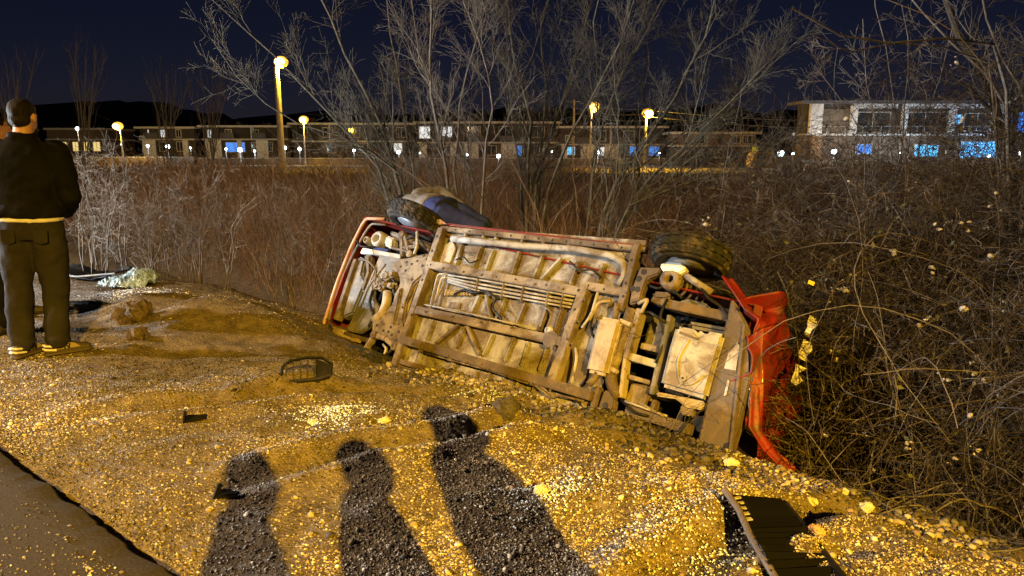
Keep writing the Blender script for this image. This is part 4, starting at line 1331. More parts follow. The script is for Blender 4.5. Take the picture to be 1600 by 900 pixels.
# person bent over on the far side of the van, grey top and navy trousers
def B(u, v, Y): return tuple(at(u, v, Y))
JD = dict(head=B(632, 318, 8.75), neck=B(641, 318, 8.6), pelvis=B(688, 326, 8.05),
          shoulder_l=B(632, 330, 8.30), shoulder_r=B(654, 304, 8.65), elbow_l=B(640, 356, 8.3), elbow_r=B(690, 300, 8.75), wrist_l=B(650, 374, 8.3), wrist_r=B(722, 322, 8.55),
          hip_l=B(694, 333, 7.95), hip_r=B(700, 322, 8.15), knee_l=B(752, 358, 7.75), knee_r=B(758, 352, 8.0), ankle_l=B(735, 410, 7.9), ankle_r=B(745, 410, 8.2), toe_l=B(715, 420, 8.0), toe_r=B(722, 420, 8.3))
pd = person('person', JD, top='greycloth', bottom='navy', head_fwd=(-.6, .2, -1), head_up=(-.9, .4, -.2), fwd=(-.3, .4, -1), hem=False, collar=False)
tag(pd, 'person in grey top and navy trousers bent over behind the raised front wheel', 'person')

# ------------------------------------------------------------------ debris on the shoulder
def on_ground(name, u, v, rz, label, cat, tilt=(0, 0), dz=0.0, group=None):
    p = gp(u, v)
    o = empty(name, (p[0], p[1], p[2] + dz))
    o.rotation_euler = (tilt[0], tilt[1], rz)
    return tag(o, label, cat, group)


# broken grille piece with slots
g = on_ground('grille_fragment', 480, 594, R(14), 'broken grey plastic grille piece with slots in front of the van', 'car part', (R(52), 0), 0.05)
MB().tube([(-.17, -.05, 0), (-.05, -.055, .005), (.08, -.05, .01), (.15, -.03, .01)], .014, 6).build('lower_bar', M['dark'], g)
MB().tube([(-.17, -.05, 0), (-.15, .05, .01), (-.1, .085, .02), (.0, .10, .02), (.1, .09, .02), (.16, .05, .01), (.15, -.03, .01)], .012, 6).build('rim_bar', M['blk'], g)
for k in range(5):
    MB().beam((-.13 + .045 * k, -.05, .002), (-.125 + .045 * k, .08, .018), .008, .012).build('slat', M['dark'], g)
MB().plate([(.06, -.045), (.15, -.03), (.155, .045), (.06, .09)], .0, .012).build('mounting_plate', M['blk'], g, bevel=.004)
for (nm, u, v, rz, lab, sc) in (('plastic_fragment', 305, 658, 20, 'small black plastic shard on the yellow gravel, nearest the broken grille', 1.0), ('plastic_fragment', 355, 778, -5, 'flat black plastic shard lying beside the long shadow', 0.85)):
    f_ = on_ground(nm, u, v, R(rz), lab, 'car part', (R(12), R(-6)), 0.012, 'black plastic shards')
    MB().plate([(-.062 * sc, -.03 * sc), (.06 * sc, -.026 * sc), (.066 * sc, .012 * sc), (.02 * sc, .02 * sc), (-.03 * sc, .045 * sc), (-.05 * sc, .036 * sc)], 0, .012).build('shell', M['blk'], f_, bevel=.003)
    MB().beam((-.055 * sc, -.02 * sc, .0), (-.045 * sc, .04 * sc, .035), .008, .03).build('broken_rib', M['blk'], f_)
    MB().beam((-.02 * sc, -.02 * sc, .012), (.05 * sc, -.015 * sc, .014), .006, .014).build('broken_rib', M['blk'], f_)

# big black grille lying in the lower right
c0, c1, c2, c3 = gp(1142, 796), gp(1226, 796), gp(1318, 915), gp(1212, 930)
gg = empty('radiator_grille', (c0 + c2) / 2)
tag(gg, 'large black slatted car grille lying on the gravel at lower right', 'car part')
o0 = (c0 + c2) / 2


def GPt(a, b, h=0.0):
    p = (c0 * (1 - a) + c1 * a) * (1 - b) + (c3 * (1 - a) + c2 * a) * b
    return p - o0 + V3(0, 0, 0.035 + h * .7)


BLK = mat('black_grille_plastic', (.004, .004, .0045), .5, (.02, .016, .012), 12, 6, .6, .8, spec=.12)
for k in range(13):
    b_ = 0.03 + 0.075 * k
    MB().beam(GPt(0.02, b_, 0.02 + .012 * math.sin(k * .9)), GPt(0.98, b_ - 0.02 + .012 * math.sin(k * 2.1), -0.01 - .02 * (k > 8)), 0.060, 0.006, (.15 * math.sin(k), -.7 + .2 * math.sin(k * 1.7), 1)).build('slat', BLK, gg)
MB().tube([GPt(-.08, -.06, 0.05), GPt(-.01, .2, 0.04), GPt(-.02, .5, .02), GPt(0.02, .8, .01), GPt(.06, 1.1, 0)], .014, 8).build('side_frame', M['brown'], gg)
MB().tube([GPt(1.0, -.02, -.01), GPt(1.02, .3, -.01), GPt(1.0, .6, -.01), GPt(1.0, 1.1, -.01)], .014, 8).build('side_frame', M['dark'], gg)
for a_ in (.05, .35, .65):
    MB().beam(GPt(a_, 0, -.03), GPt(a_, 1.0, -.03), .012, .012).build('back_strut', M['dark'], gg)
for k in range(5):
    MB().plate([tuple(GPt(-.04 + .03 * k * .4, .02 + .07 * k)[:2]), tuple(GPt(.10, .05 + .07 * k)[:2]), tuple(GPt(.11, .08 + .07 * k)[:2]), tuple(GPt(-.02, .05 + .07 * k)[:2])], GPt(0, .1 * k)[2] + .025, GPt(0, .1 * k)[2] + .03).build('chrome_clip', M['tank'], gg)

# crumpled sheet of shattered windscreen glass on the bank, and a dark panel beside it
wp = gp(203, 447)
nx_ = 46
a_, b_ = np.meshgrid(np.linspace(-1, 1, nx_), np.linspace(-1, 1, nx_), indexing='ij')
rr_ = np.hypot(a_, b_)
X_ = a_ * 0.30 * (1 - .18 * b_ ** 2); Y_ = b_ * 0.28 * (1 - .22 * a_ ** 2)
Z_ = 0.05 + 0.13 * np.exp(-(a_ - .3) ** 2 * 2 - (b_ - .3) ** 2) + 0.05 * vnoise(a_ * 3, b_ * 3) + 0.03 * np.sin(b_ * 9) * (b_ < 0) + 0.025 * rng.normal(0, .5, a_.shape)
i_ = np.arange(nx_ * nx_).reshape(nx_, nx_)
ro = link('shattered_windscreen', np_mesh('shattered_windscreen', np.stack([X_, Y_, Z_], -1).reshape(-1, 3), np.stack([i_[:-1, :-1], i_[1:, :-1], i_[1:, 1:], i_[:-1, 1:]], -1).reshape(-1, 4)), M['shatter'])
ro.location = wp
ro.modifiers.new('t', 'SOLIDIFY').thickness = 0.006
tag(ro, 'crumpled sheet of shattered windscreen glass on the bank right of the standing man', 'glass')
dp = on_ground('broken_panel', 142, 436, R(-8), 'dark broken body panel lying left of the shattered glass', 'car part', (R(8), 0), 0.06)
V_ = []
for i in range(12):
    for k in range(7):
        V_.append((-.45 + .082 * i, -.16 + .055 * k, .04 * math.sin(i * .7) + .05 * random.random()))
MB().add(V_, [(i * 7 + k, (i + 1) * 7 + k, (i + 1) * 7 + k + 1, i * 7 + k + 1) for i in range(11) for k in range(6)]).build('panel_skin', M['dark'], dp).modifiers.new('t', 'SOLIDIFY').thickness = .012
MB().tube([(-.45, -.17, .05), (0, -.19, .03), (.45, -.16, .07)], .012, 6).build('panel_edge', M['tray'], dp)
tb_ = on_ground('bumper_strip', 122, 486, R(4), 'black bumper strip lying on the gravel behind the standing man', 'car part', (0, 0), 0.03)
MB().tube([(-.28, 0, .0), (-.05, .02, .02), (.12, 0, .02), (.22, -.01, .0)], [.035, .045, .05, .03], 8).build('strip', M['dark'], tb_)
MB().tube([(.0, .05, .02), (.12, .06, .05), (.26, .03, .02)], .02, 6).build('bent_end', M['dark'], tb_)


def lump(name, u, v, r, label, m, cat, flat=.8, seed=0):
    p = gp(u, v)
    bm = bmesh.new()
    bmesh.ops.create_icosphere(bm, subdivisions=4, radius=1)
    for q in bm.verts:
        n_ = q.co.normalized()
        k = 1 + .8 * float(vnoise(np.array(n_.x * 1.4 + seed + n_.z), np.array(n_.y * 1.4 + seed))) + .30 * float(vnoise(np.array(n_.x * 3.4 + seed), np.array(n_.y * 3 + n_.z * 3))) + .30 * float(vnoise(np.array(n_.x * 8 + n_.z * 5), np.array(n_.y * 8))) + .14 * float(vnoise(np.array(n_.x * 19 + n_.z * 9), np.array(n_.y * 19)))
        q.co = Vector((n_.x * r * k, n_.y * r * k, n_.z * r * k * flat))
    me = bpy.data.meshes.new(name)
    bm.to_mesh(me)
    bm.free()
    o = link(name, me, m)
    o.location = (p[0], p[1], p[2] + r * .25)
    return tag(o, label, cat)


lump('earth_clod', 208, 500, .14, 'large brown clod of earth below the shattered glass', M['soil'], 'clod', 1.0, 3)
lump('earth_clod', 214, 528, .08, 'smaller brown clod in front of the large earth clod', M['soil'], 'clod', .9, 11)
lump('earth_clod', 700, 690, .055, 'dark clod at the far end of the rightmost long shadow', M['barkd'], 'clod', .7, 5)
lump('earth_clod', 790, 645, .08, 'dark clod lying against the lower edge of the van floor', M['barkd'], 'clod', .8, 8)
lump('stone', 1182, 792 + 62, .035, 'bluish grey pebble left of the black grille', mat('blue_stone', (.16, .19, .24), .6), 'stone', .7, 2)
lump('stone', 1276, 832, .028, 'orange tan stone right of the black grille', mat('orange_stone', (.45, .27, .12), .7), 'stone', .7, 6)
lump('stone', 1142, 688 + 40, .04, 'pale rounded stone below the rear apron of the van', mat('pale_stone', (.5, .48, .42), .8), 'stone', .7, 9)
for k, (u, v) in enumerate(((488, 662), (600, 660), (845, 770), (1320, 770), (1268, 786), (1352, 795), (1165, 835))):
    lump('stone', u, v, .022 + .006 * (k % 3), ('pale stone among the gravel left of the middle long shadow', 'pale stone at the tip of the middle long shadow', 'pale stone beside the rightmost long shadow', 'pale stone on the bank below the brambles, nearest the van', 'flat pale stone right of the black grille top', 'pale stone on the bank halfway to the right edge', 'pale stone at the left frame of the black grille')[k], mat('pale_stone', (.48, .45, .38), .8), 'stone', .7, 20 + k)
# spilled glass crumbs shining on the gravel
for k, (cx, cy, n, r) in enumerate(((520, 645, 500, .22), (860, 775, 450, .2), (760, 610, 300, .25), (1090, 860, 500, .3), (200, 460, 500, .35))):
    p = gp(cx, cy)
    q = p[None, :2] + rng.normal(0, 1, (n, 2)) * r * .55
    Vg, Qg, Tg = stones(np.c_[q, zg(q[:, 0], q[:, 1]) + .012], rng.uniform(.003, .007, n), OCT, OCF, .8)
    tag(link('glass_crumbs', np_mesh('glass_crumbs', Vg, Qg, Tg * 0 + np.array([.62, .68, .72]) * rng.uniform(.7, 1.1, (len(Vg), 1))), M['stone']),
        ('glass crumbs scattered at the far end of the middle shadow', 'patch of glass crumbs beside the rightmost long shadow', 'glass crumbs below the van floor', 'glass crumbs left of the black grille', 'glass crumbs around the shattered windscreen')[k], 'glass', kind='stuff')

# ------------------------------------------------------------------ bare trees and shrubs
def resample(P, K):
    P = np.array(P, float)
    k = np.r_[0, np.cumsum(np.linalg.norm(np.diff(P, axis=0), axis=1))]
    q = np.linspace(0, k[-1], K)
    return np.stack([np.interp(q, k, P[:, i]) for i in range(3)], -1)


def wiggle(P, amp):
    N, K, _ = P.shape
    w = np.cumsum(rng.normal(0, 1, (N, K, 3)), 1)
    w -= w[:, :1]
    L = np.linalg.norm(P[:, -1] - P[:, 0], axis=1)[:, None, None]
    return P + w * amp * L / K


def grow(P, Rd, nch, lmin, lmax, ang, up, K=6, u0=0.15, amp=.16, rk=.55, grav=0.0):
    N, Kp, _ = P.shape
    par = np.repeat(np.arange(N), nch)
    n = len(par)
    u = u0 + (0.98 - u0) * rng.random(n)
    fi = u * (Kp - 1)
    i = np.minimum(fi.astype(int), Kp - 2)
    f = (fi - i)[:, None]
    base = P[par, i] * (1 - f) + P[par, i + 1] * f
    br = Rd[par, i] * (1 - f[:, 0]) + Rd[par, i + 1] * f[:, 0]
    d = P[par, i + 1] - P[par, i]
    d /= np.linalg.norm(d, axis=1, keepdims=True) + 1e-9
    r = rng.normal(0, 1, (n, 3))
    r -= d * (r * d).sum(1, keepdims=True)
    r /= np.linalg.norm(r, axis=1, keepdims=True)
    a = rng.uniform(ang[0], ang[1], n)[:, None]
    dr = d * np.cos(a) + r * np.sin(a)
    dr[:, 2] += up
    dr /= np.linalg.norm(dr, axis=1, keepdims=True)
    L = (rng.uniform(lmin, lmax, n) * (1.15 - .6 * u))[:, None, None]
    t = np.linspace(0, 1, K)[None, :, None]
    Q = base[:, None] + dr[:, None] * L * t
    Q[..., 2] += (up * .35 - grav) * (L * t * t)[..., 0]
    Q = wiggle(Q, amp)
    r0 = np.minimum(br * rk, br * .9)
    Rc = np.maximum(r0[:, None] * (1 - .75 * t[..., 0]), .0020)
    return Q, Rc


def tree(name, stems, label, cat='tree', m='bark', group=None, levels=((9, .5, 1.5, (.35, .9), .12), (6, .2, .7, (.4, 1.0), .08), (4, .08, .28, (.4, 1.1), .05)), rads=None, amp=.16, K0=12, n0=7):
    base = np.mean([s[0] for s in stems], 0)
    root = empty(name, base)
    P = np.stack([resample(s, K0) for s in stems]) - base
    P = wiggle(P, .05)
    rads = rads or [(.035, .008)] * len(stems)
    Rd = np.stack([np.linspace(a, b, K0) for a, b in rads]) * .82
    link('trunk', np_mesh('trunk', *tubes(P, Rd, n0)), M[m], root, True)
    parts = []
    for k, (nch, l0, l1, ang, up) in enumerate(levels):
        P, Rd = grow(P, Rd, nch, l0, l1, ang, up, K=(8, 6, 4)[min(k, 2)], u0=.12 if k else .22, amp=amp)
        parts.append(tubes(P, Rd, (5, 4, 3)[min(k, 2)]))
    link('crown', np_mesh('crown', *merge(parts)), M[m], root, True)
    return tag(root, label, cat, group)


def stem(pts, Y, dY=0.0):                 # stem traced through picture points at depth Y, leaning dY deeper at the tip
    n = len(pts)
    P = [at(u, v, Y + dY * i / max(1, n - 1)) for i, (u, v) in enumerate(pts)]
    P[0][2] = min(P[0][2], zg1(P[0][0], P[0][1]) - .02)
    return P


G1 = 'bare trees behind the van'
L1 = ((13, .45, 1.7, (.3, .85), .15), (9, .2, .8, (.35, 1.0), .08), (6, .07, .30, (.4, 1.1), .05))
tree('bare_tree', [stem([(650, 335), (617, 275), (594, 188), (553, 111), (528, 60), (500, -10), (470, -80)], 10.6, .6), stem([(640, 335), (600, 262), (548, 200), (470, 120), (395, 45), (340, -10)], 10.9, -.6), stem([(648, 335), (630, 270), (560, 215), (455, 190), (380, 140), (325, 60)], 10.3, -.8), stem([(655, 335), (640, 250), (630, 170), (612, 60), (600, -50)], 10.8, .5)],
     'bare tree leaning left over the tall street lamp, leftmost behind the van', group=G1, levels=L1, rads=[(.055, .012), (.045, .008), (.03, .006), (.035, .008)])
tree('bare_tree', [stem([(722, 345), (698, 250), (683, 150), (676, 0), (672, -90)], 10.2, .2), stem([(728, 345), (712, 260), (720, 170), (745, 90), (782, -40)], 10.5, .6), stem([(735, 345), (752, 250), (768, 150), (742, 60), (700, -50)], 10.4, -.3), stem([(730, 345), (735, 260), (700, 170), (655, 90), (640, -20)], 10.8, .4)],
     'bare tree with a straight pale stem, second from the left behind the van', group=G1, m='bark2', levels=L1, rads=[(.042, .014), (.036, .01), (.035, .009), (.03, .008)])
tree('bare_tree', [stem([(824, 360), (822, 270), (832, 180), (803, 80), (790, -60)], 11.0, .3), stem([(832, 360), (838, 280), (872, 180), (902, 80), (935, -40)], 11.2, .4), stem([(838, 360), (860, 280), (905, 190), (962, 90), (1008, -40)], 10.9, -.3), stem([(828, 360), (812, 260), (790, 170), (830, 90), (868, -50)], 11.3, .6), stem([(835, 360), (848, 250), (862, 150), (850, 50), (885, -60)], 11.5, .5)],
     'bare many-stemmed tree rising behind the middle of the van', group=G1, levels=L1, rads=[(.045, .012), (.045, .012), (.04, .01), (.03, .009), (.035, .01)])
tree('bare_tree', [stem([(905, 375), (955, 300), (1035, 195), (1115, 65), (1135, -50)], 10.2, .3), stem([(915, 375), (1000, 300), (1092, 222), (1180, 135), (1245, 68)], 9.9, -.4), stem([(912, 375), (980, 320), (1060, 285), (1140, 265), (1205, 240)], 9.7, -.3), stem([(908, 375), (930, 280), (955, 180), (1000, 90), (1060, -20)], 10.6, .5), stem([(912, 375), (970, 290), (1060, 210), (1150, 165), (1225, 95)], 10.8, .6), stem([(906, 375), (925, 300), (935, 150), (930, 30), (945, -60)], 10.9, .3)],
     'bare tree spreading right over the raised rear wheel of the van', group=G1, levels=L1, rads=[(.05, .012), (.045, .008), (.035, .006), (.035, .009), (.035, .007), (.03, .01)])
tree('bare_tree', [stem([(985, 385), (1040, 330), (1075, 250), (1085, 150), (1110, 60)], 12.5, .3), stem([(990, 385), (1030, 300), (1120, 230), (1160, 120)], 12.8, .4), stem([(980, 385), (1000, 300), (990, 200), (1020, 90), (1010, -30)], 12.6, .4)],
     'small bare tree in front of the two right-hand street lamps', group=G1, levels=L1)
# right-hand trees
tree('bare_tree', [stem([(1580, 420), (1572, 300), (1566, 200), (1540, 110), (1500, 40), (1470, -60)], 7.6, .2), stem([(1585, 420), (1590, 250), (1612, 120), (1640, 0)], 7.8, .3)],
     'dark-trunked bare tree at the right edge', m='barkd', levels=((10, .4, 1.2, (.4, 1.0), .1), (6, .2, .6, (.4, 1.0), .05), (5, .06, .25, (.4, 1.1), .03)), rads=[(.09, .03), (.05, .02)])
tree('bare_tree', [stem([(1640, 330), (1560, 70), (1480, 55), (1400, 62), (1330, 55), (1270, 38), (1222, 8)], 6.4, -.5), stem([(1640, 330), (1570, 90), (1470, 55), (1380, 65), (1325, 78), (1280, 45)], 6.5, -.5), stem([(1650, 330), (1560, 150), (1500, 90), (1440, 30), (1400, -30)], 6.6, .4), stem([(1655, 330), (1600, 150), (1550, 60), (1530, -40)], 6.8, .4)],
     'bare tree reaching a long pale branch leftwards across the dark sky', m='bark2', levels=((7, .25, .8, (.4, 1.1), .12), (5, .12, .4, (.4, 1.0), .06), (4, .04, .14, (.4, 1.1), .03)), rads=[(.03, .007), (.022, .005), (.03, .008), (.03, .01)])
tree('bare_shrub', [stem([(1392, 300), (1398, 200), (1392, 110), (1368, 20), (1362, -40)], 7.4, .1), stem([(1405, 300), (1412, 180), (1418, 90), (1410, 0)], 7.5, .2), stem([(1380, 300), (1350, 220), (1312, 160), (1278, 110)], 7.3, .1), stem([(1400, 300), (1440, 200), (1470, 120), (1500, 20)], 7.6, .3), stem([(1388, 300), (1372, 200), (1345, 120), (1340, 30)], 7.7, .2)],
     'thin upright shrub in front of the white villa', 'shrub', m='bark2', levels=((9, .2, .7, (.4, 1.1), .08), (6, .1, .35, (.4, 1.1), .03), (4, .04, .14, (.4, 1.1), .02)), rads=[(.014, .005)] * 5)
# left shrubs in the ditch edge
for k, (u, v, Y, w, h, lab) in enumerate(((165, 425, 8.6, 60, 175, 'pale many-stemmed shrub right of the standing man'), (215, 428, 9.0, 70, 150, 'thin bare shrub above the shattered glass'), (330, 425, 8.8, 75, 165, 'pale tangled shrub between the glass and the van front'), (455, 420, 9.2, 80, 150, 'bare shrub just left of the van front'), (270, 420, 9.8, 70, 170, 'bare shrub behind the pale tangled shrub'), (545, 400, 9.8, 60, 130, 'low bare shrub behind the van front corner'))):
    ss_ = []
    for i in range(16 if k == 0 else 13):
        a = random.uniform(-1, 1) if k else random.uniform(-.55, .75)
        u0 = u + random.uniform(-34, 34)
        hk = h * (random.uniform(.35, 1.1) if k else random.uniform(.7, 1.15))
        pts = [(u0, v)]
        for q in (.3, .6, .85, 1.0):
            pts.append((u0 + a * w * q ** (1.6 if k == 0 else random.uniform(.7, 1.8)) + random.uniform(-11, 11), v - hk * (q - (.35 * max(0, q - .6) if i % 3 == 0 else 0)) + random.uniform(-8, 8)))
        ss_.append(stem(pts, Y + random.uniform(-.4, .4), random.uniform(-.9, .9)))
    tree('bare_shrub', ss_, lab, 'shrub', m='bark2' if k == 0 else 'barks', group='bare shrubs along the ditch', levels=((7, .15, .7, (.4, 1.3), -.04), (5, .08, .35, (.4, 1.3), -.02)), rads=[(random.uniform(.006, .012), .003) for _ in ss_], amp=.4, K0=11, n0=5)
# far thin trees against the sky
for k, (u, v, Y, h, lab) in enumerate(((20, 235, 45, 150, 'faint slender bare tree at the left edge of the sky'), (132, 235, 42, 185, 'slender bare tree above the standing man\'s shoulder'), (262, 235, 40, 125, 'slender bare tree left of the dark row houses'), (330, 240, 38, 130, 'crooked bare tree left of the tall street lamp'))):
    ss_ = [stem([(u + random.uniform(-3, 3), v + 25), (u + a * 12, v - h * .35), (u + a * 26 + random.uniform(-5, 5), v - h * .7), (u + a * 34, v - h * random.uniform(.8, 1))], Y) for a in (-1, -.4, 0.05, .5, 1)]
    tree('slender_tree', ss_, lab, m='bark2', group='far slender trees', levels=((9, 1, 2.6, (.2, .55), .4), (5, .4, 1.2, (.2, .6), .3)), rads=[(.05, .015)] * 5, n0=5)

# ------------------------------------------------------------------ dry scrub filling the field (one mass)
def scrub(n, y0, y1, hmul, wmul, K=5):
    y = y0 * (y1 / y0) ** rng.random(n)
    x = rng.uniform(-1, 1, n) * (.80 * y + 1.5)
    s, t = st(x, y)
    s2 = s - 1.0 * sstep(-5.0, -7.0, t)
    ok = (s2 > 6.9 + .7 * vnoise(x * .8, y * .8)) & ~((np.abs(x - 0.3) < 2.2) & (y < 9.2) & (y < 9.6 - .5 * x)) & ~((x > 1.2) & (y < 9.0))
    x, y = x[ok], y[ok]
    n = len(x)
    az = x / y
    sect = 1 - (.22 + .46 * sstep(13, 18, y)) * sstep(.05, .12, az) * sstep(.42, .34, az) - .35 * sstep(14, 20, y) * sstep(-.36, -.32, az) * sstep(-.17, -.22, az)
    h = hmul * (.5 + .8 * rng.random(n) ** 1.3) * (1 + .7 * vnoise(x * .55, y * .55) + .35 * vnoise(x * 2, y * 2)) * sect * (1.0 - .16 * sstep(10, 26, y))
    lean = rng.normal(0, .30, (n, 2)) * h[:, None]
    curl = rng.normal(0, .22, (n, 2)) * h[:, None]
    tt = np.linspace(0, 1, K)[None, :]
    P = np.stack([x[:, None] + lean[:, :1] * tt + curl[:, :1] * tt ** 3, y[:, None] + lean[:, 1:] * tt + curl[:, 1:] * tt ** 3, zg(x, y)[:, None] + h[:, None] * (tt - .10 * tt ** 3)], -1)
    P = wiggle(P, .14)
    w = (.0028 + .0030 * rng.random(n)) * wmul * np.maximum(1, y / 13)
    return P, w[:, None] * (1 - .7 * tt)


def scrub_tint(n, k):
    b = np.array([(.21, .115, .060), (.14, .078, .044), (.30, .18, .095), (.09, .058, .038), (.36, .27, .18)])
    return np.repeat(b[rng.choice(5, n, p=[.32, .28, .2, .14, .06])] * rng.uniform(.7, 1.2, (n, 1)), k, 0)


for nm, args, lab in (('scrub', (26000, 7.6, 22, 1.9, 1.0), 'tangle of dry brown scrub behind the ditch'), ('scrub', (16000, 22, 58, 1.55, 1.2), 'dry brown scrub across the field as far as the lit street')):
    P, Rd = scrub(*args)
    parts = [tubes(P, Rd, 3)]
    nn = [len(P) * P.shape[1] * 3]
    Q, Rq = grow(P, Rd, 2, .15, .55, (.3, .9), .15, K=4, rk=.8)
    Rq = Rq * (1 if args[1] < 10 else 1.6)
    parts.append(tubes(Q, Rq, 3))
    tint = np.concatenate([scrub_tint(len(P), P.shape[1] * 3), scrub_tint(len(Q), 12)])
    V_, F_ = merge(parts)
    tag(link(nm, np_mesh(nm, V_, F_, tint), M['scrub']), lab, 'scrub', kind='stuff')
P, Rd = scrub(1900, 7.8, 24, 2.0, 1.9, 7)          # taller paler stalks standing out of the mass
Q, Rq = grow(P, Rd, 5, .12, .45, (.3, .9), .2, K=4, rk=.7)
V_, F_ = merge([tubes(P, Rd, 4), tubes(Q, Rq, 3)])
tag(link('tall_stalks', np_mesh('tall_stalks', V_, F_, np.concatenate([np.repeat(np.array([(.33, .25, .17)]) * rng.uniform(.4, 1.15, (len(P), 1)), 28, 0), np.repeat(np.array([(.28, .20, .13)]) * rng.uniform(.4, 1.15, (len(Q), 1)), 12, 0)])), M['scrub']), 'taller pale dry stalks standing out of the scrub', 'scrub', kind='stuff')
# fallen leaves and litter on the ditch banks
n = 9000
x = rng.uniform(-7, 7, n); y = rng.uniform(4, 12, n)
s, t = st(x, y)
ok = (s > 4.9) & (s < 10)
x, y = x[ok], y[ok]
n = len(x)
Vl, Ql, Tl = stones(np.c_[x, y, zg(x, y) + .012], rng.uniform(.015, .04, n), OCT, OCF, .12)
tag(link('leaf_litter', np_mesh('leaf_litter', Vl, Ql, np.repeat(np.array([(.09, .06, .035)]) * rng.uniform(.5, 1.5, (n, 1)), 6, 0)), M['scrub']), 'dead leaves littering the ditch banks', 'leaves', kind='stuff')

# ------------------------------------------------------------------ brambles at the right
def bramble(cx, cy, rx, ry, h, n, label, lean=0.0, fluff=20, leaves=200):
    z0 = zg1(cx, cy)
    root = tag(empty('bramble_bush', (cx, cy, z0)), label, 'bramble', 'bramble bushes right of the van')
    def walk(p0, d0, L, curv, drop, K):
        m = len(p0)
        ax = rng.normal(0, 1, (m, 3)); ax /= np.linalg.norm(ax, axis=1, keepdims=True)
        P = [p0]
        d = d0 / np.linalg.norm(d0, axis=1, keepdims=True)
        st_ = (L / (K - 1))[:, None]
        for _ in range(K - 1):
            d = d + np.cross(ax, d) * (curv[:, None] * st_) + rng.normal(0, .10, (m, 3))
            d[:, 2] -= drop * st_[:, 0]
            d /= np.linalg.norm(d, axis=1, keepdims=True)
            P.append(P[-1] + d * st_)
        return np.stack(P, 1)
    # rooted canes that rise and arch over
    n1 = n // 2
    a = rng.uniform(0, 6.28, n1); r = np.sqrt(rng.random(n1))
    p0 = np.stack([rx * r * np.cos(a), ry * r * np.sin(a), np.zeros(n1)], -1)
    p0[:, 2] = zg(p0[:, 0] + cx, p0[:, 1] + cy) - z0
    d0 = rng.normal(0, .45, (n1, 3)); d0[:, 2] = 1
    PA = walk(p0, d0, h * rng.uniform(.8, 1.5, n1), rng.uniform(.2, 1.2, n1), .75, 16)
    # loops and trailers hung through the mound
    n2 = n * 2
    a = rng.uniform(0, 6.28, n2); r = np.sqrt(rng.random(n2))
    zz = h * rng.uniform(.08, 1.0, n2)
    k = np.sqrt(np.clip(1.05 - (zz / h) ** 2 * .75, .1, 1))
    p0 = np.stack([rx * r * k * np.cos(a), ry * r * k * np.sin(a), zz], -1)
    PB = walk(p0, rng.normal(0, 1, (n2, 3)), rng.uniform(.4, 1.5, n2), rng.uniform(.5, 4.5, n2), .25, 16)
    P = np.concatenate([PA, PB])
    G = zg(P[..., 0] + cx, P[..., 1] + cy) - z0
    P[..., 2] = np.maximum(P[..., 2], G + .01)
    tt = np.linspace(0, 1, 16)[None]
    Rd = np.r_[rng.uniform(.0028, .0058, n1), rng.uniform(.0014, .0034, n2)][:, None] * (1 - .5 * tt)
    Q, Rq = grow(P, Rd, 3, .1, .5, (.4, 1.3), -.02, K=6, amp=.5, rk=.75, grav=.15)
    Q2, Rq2 = grow(Q, Rq, 2, .06, .25, (.4, 1.2), 0, K=5, amp=.4, rk=.8, grav=.1)
    link('canes', np_mesh('canes', *merge([tubes(P, Rd, 5), tubes(Q, Rq, 4), tubes(Q2, Rq2, 3)])), M['cane'], root, True)
    n3 = 42                                  # long pale arching stems
    a = rng.uniform(0, 6.28, n3); r = np.sqrt(rng.random(n3))
    p0 = np.stack([rx * r * np.cos(a), ry * r * np.sin(a), np.zeros(n3)], -1)
    p0[:, 2] = zg(p0[:, 0] + cx, p0[:, 1] + cy) - z0
    d0 = rng.normal(0, .5, (n3, 3)); d0[:, 2] = 1
    PL = walk(p0, d0, h * rng.uniform(1.1, 1.9, n3), rng.uniform(.3, 1.4, n3), .6, 22)
    PL[..., 2] = np.maximum(PL[..., 2], zg(PL[..., 0] + cx, PL[..., 1] + cy) - z0 + .02)
    RL = rng.uniform(.003, .0075, n3)[:, None] * (1 - .6 * np.linspace(0, 1, 22)[None])
    link('arching_stems', np_mesh('arching_stems', *tubes(PL, RL, 5)), M['bark2'], root, True)
    allp = np.concatenate([Q.reshape(-1, 3), Q2.reshape(-1, 3)])
    if leaves:
        c = allp[rng.choice(len(allp), leaves)]
        s_ = rng.uniform(.012, .03, leaves)
        u_ = rng.normal(0, 1, (leaves, 3)); u_ /= np.linalg.norm(u_, axis=1, keepdims=True)
        w_ = np.cross(u_, rng.normal(0, 1, (leaves, 3))); w_ /= np.linalg.norm(w_, axis=1, keepdims=True)
        V = np.stack([c, c + u_ * s_[:, None] + w_ * s_[:, None] * .55, c + u_ * s_[:, None] * 2.1, c + u_ * s_[:, None] - w_ * s_[:, None] * .55], 1)
        link('leaves', np_mesh('leaves', V.reshape(-1, 3), np.arange(leaves * 4).reshape(-1, 4)), M['leaf'], root)
    if fluff:
        cl = allp[rng.choice(len(allp), fluff)]
        V, Fq = [], []
        pts = np.concatenate([c + rng.normal(0, .03, (rng.integers(1, 5), 3)) for c in cl])
        v_, q_, t_ = stones(pts, rng.uniform(.009, .020, len(pts)), ICO, ICF, .9)
        tag(link('seed_heads', np_mesh('seed_heads', v_, q_), M['fluff'], root, True), kind='stuff')
    return root


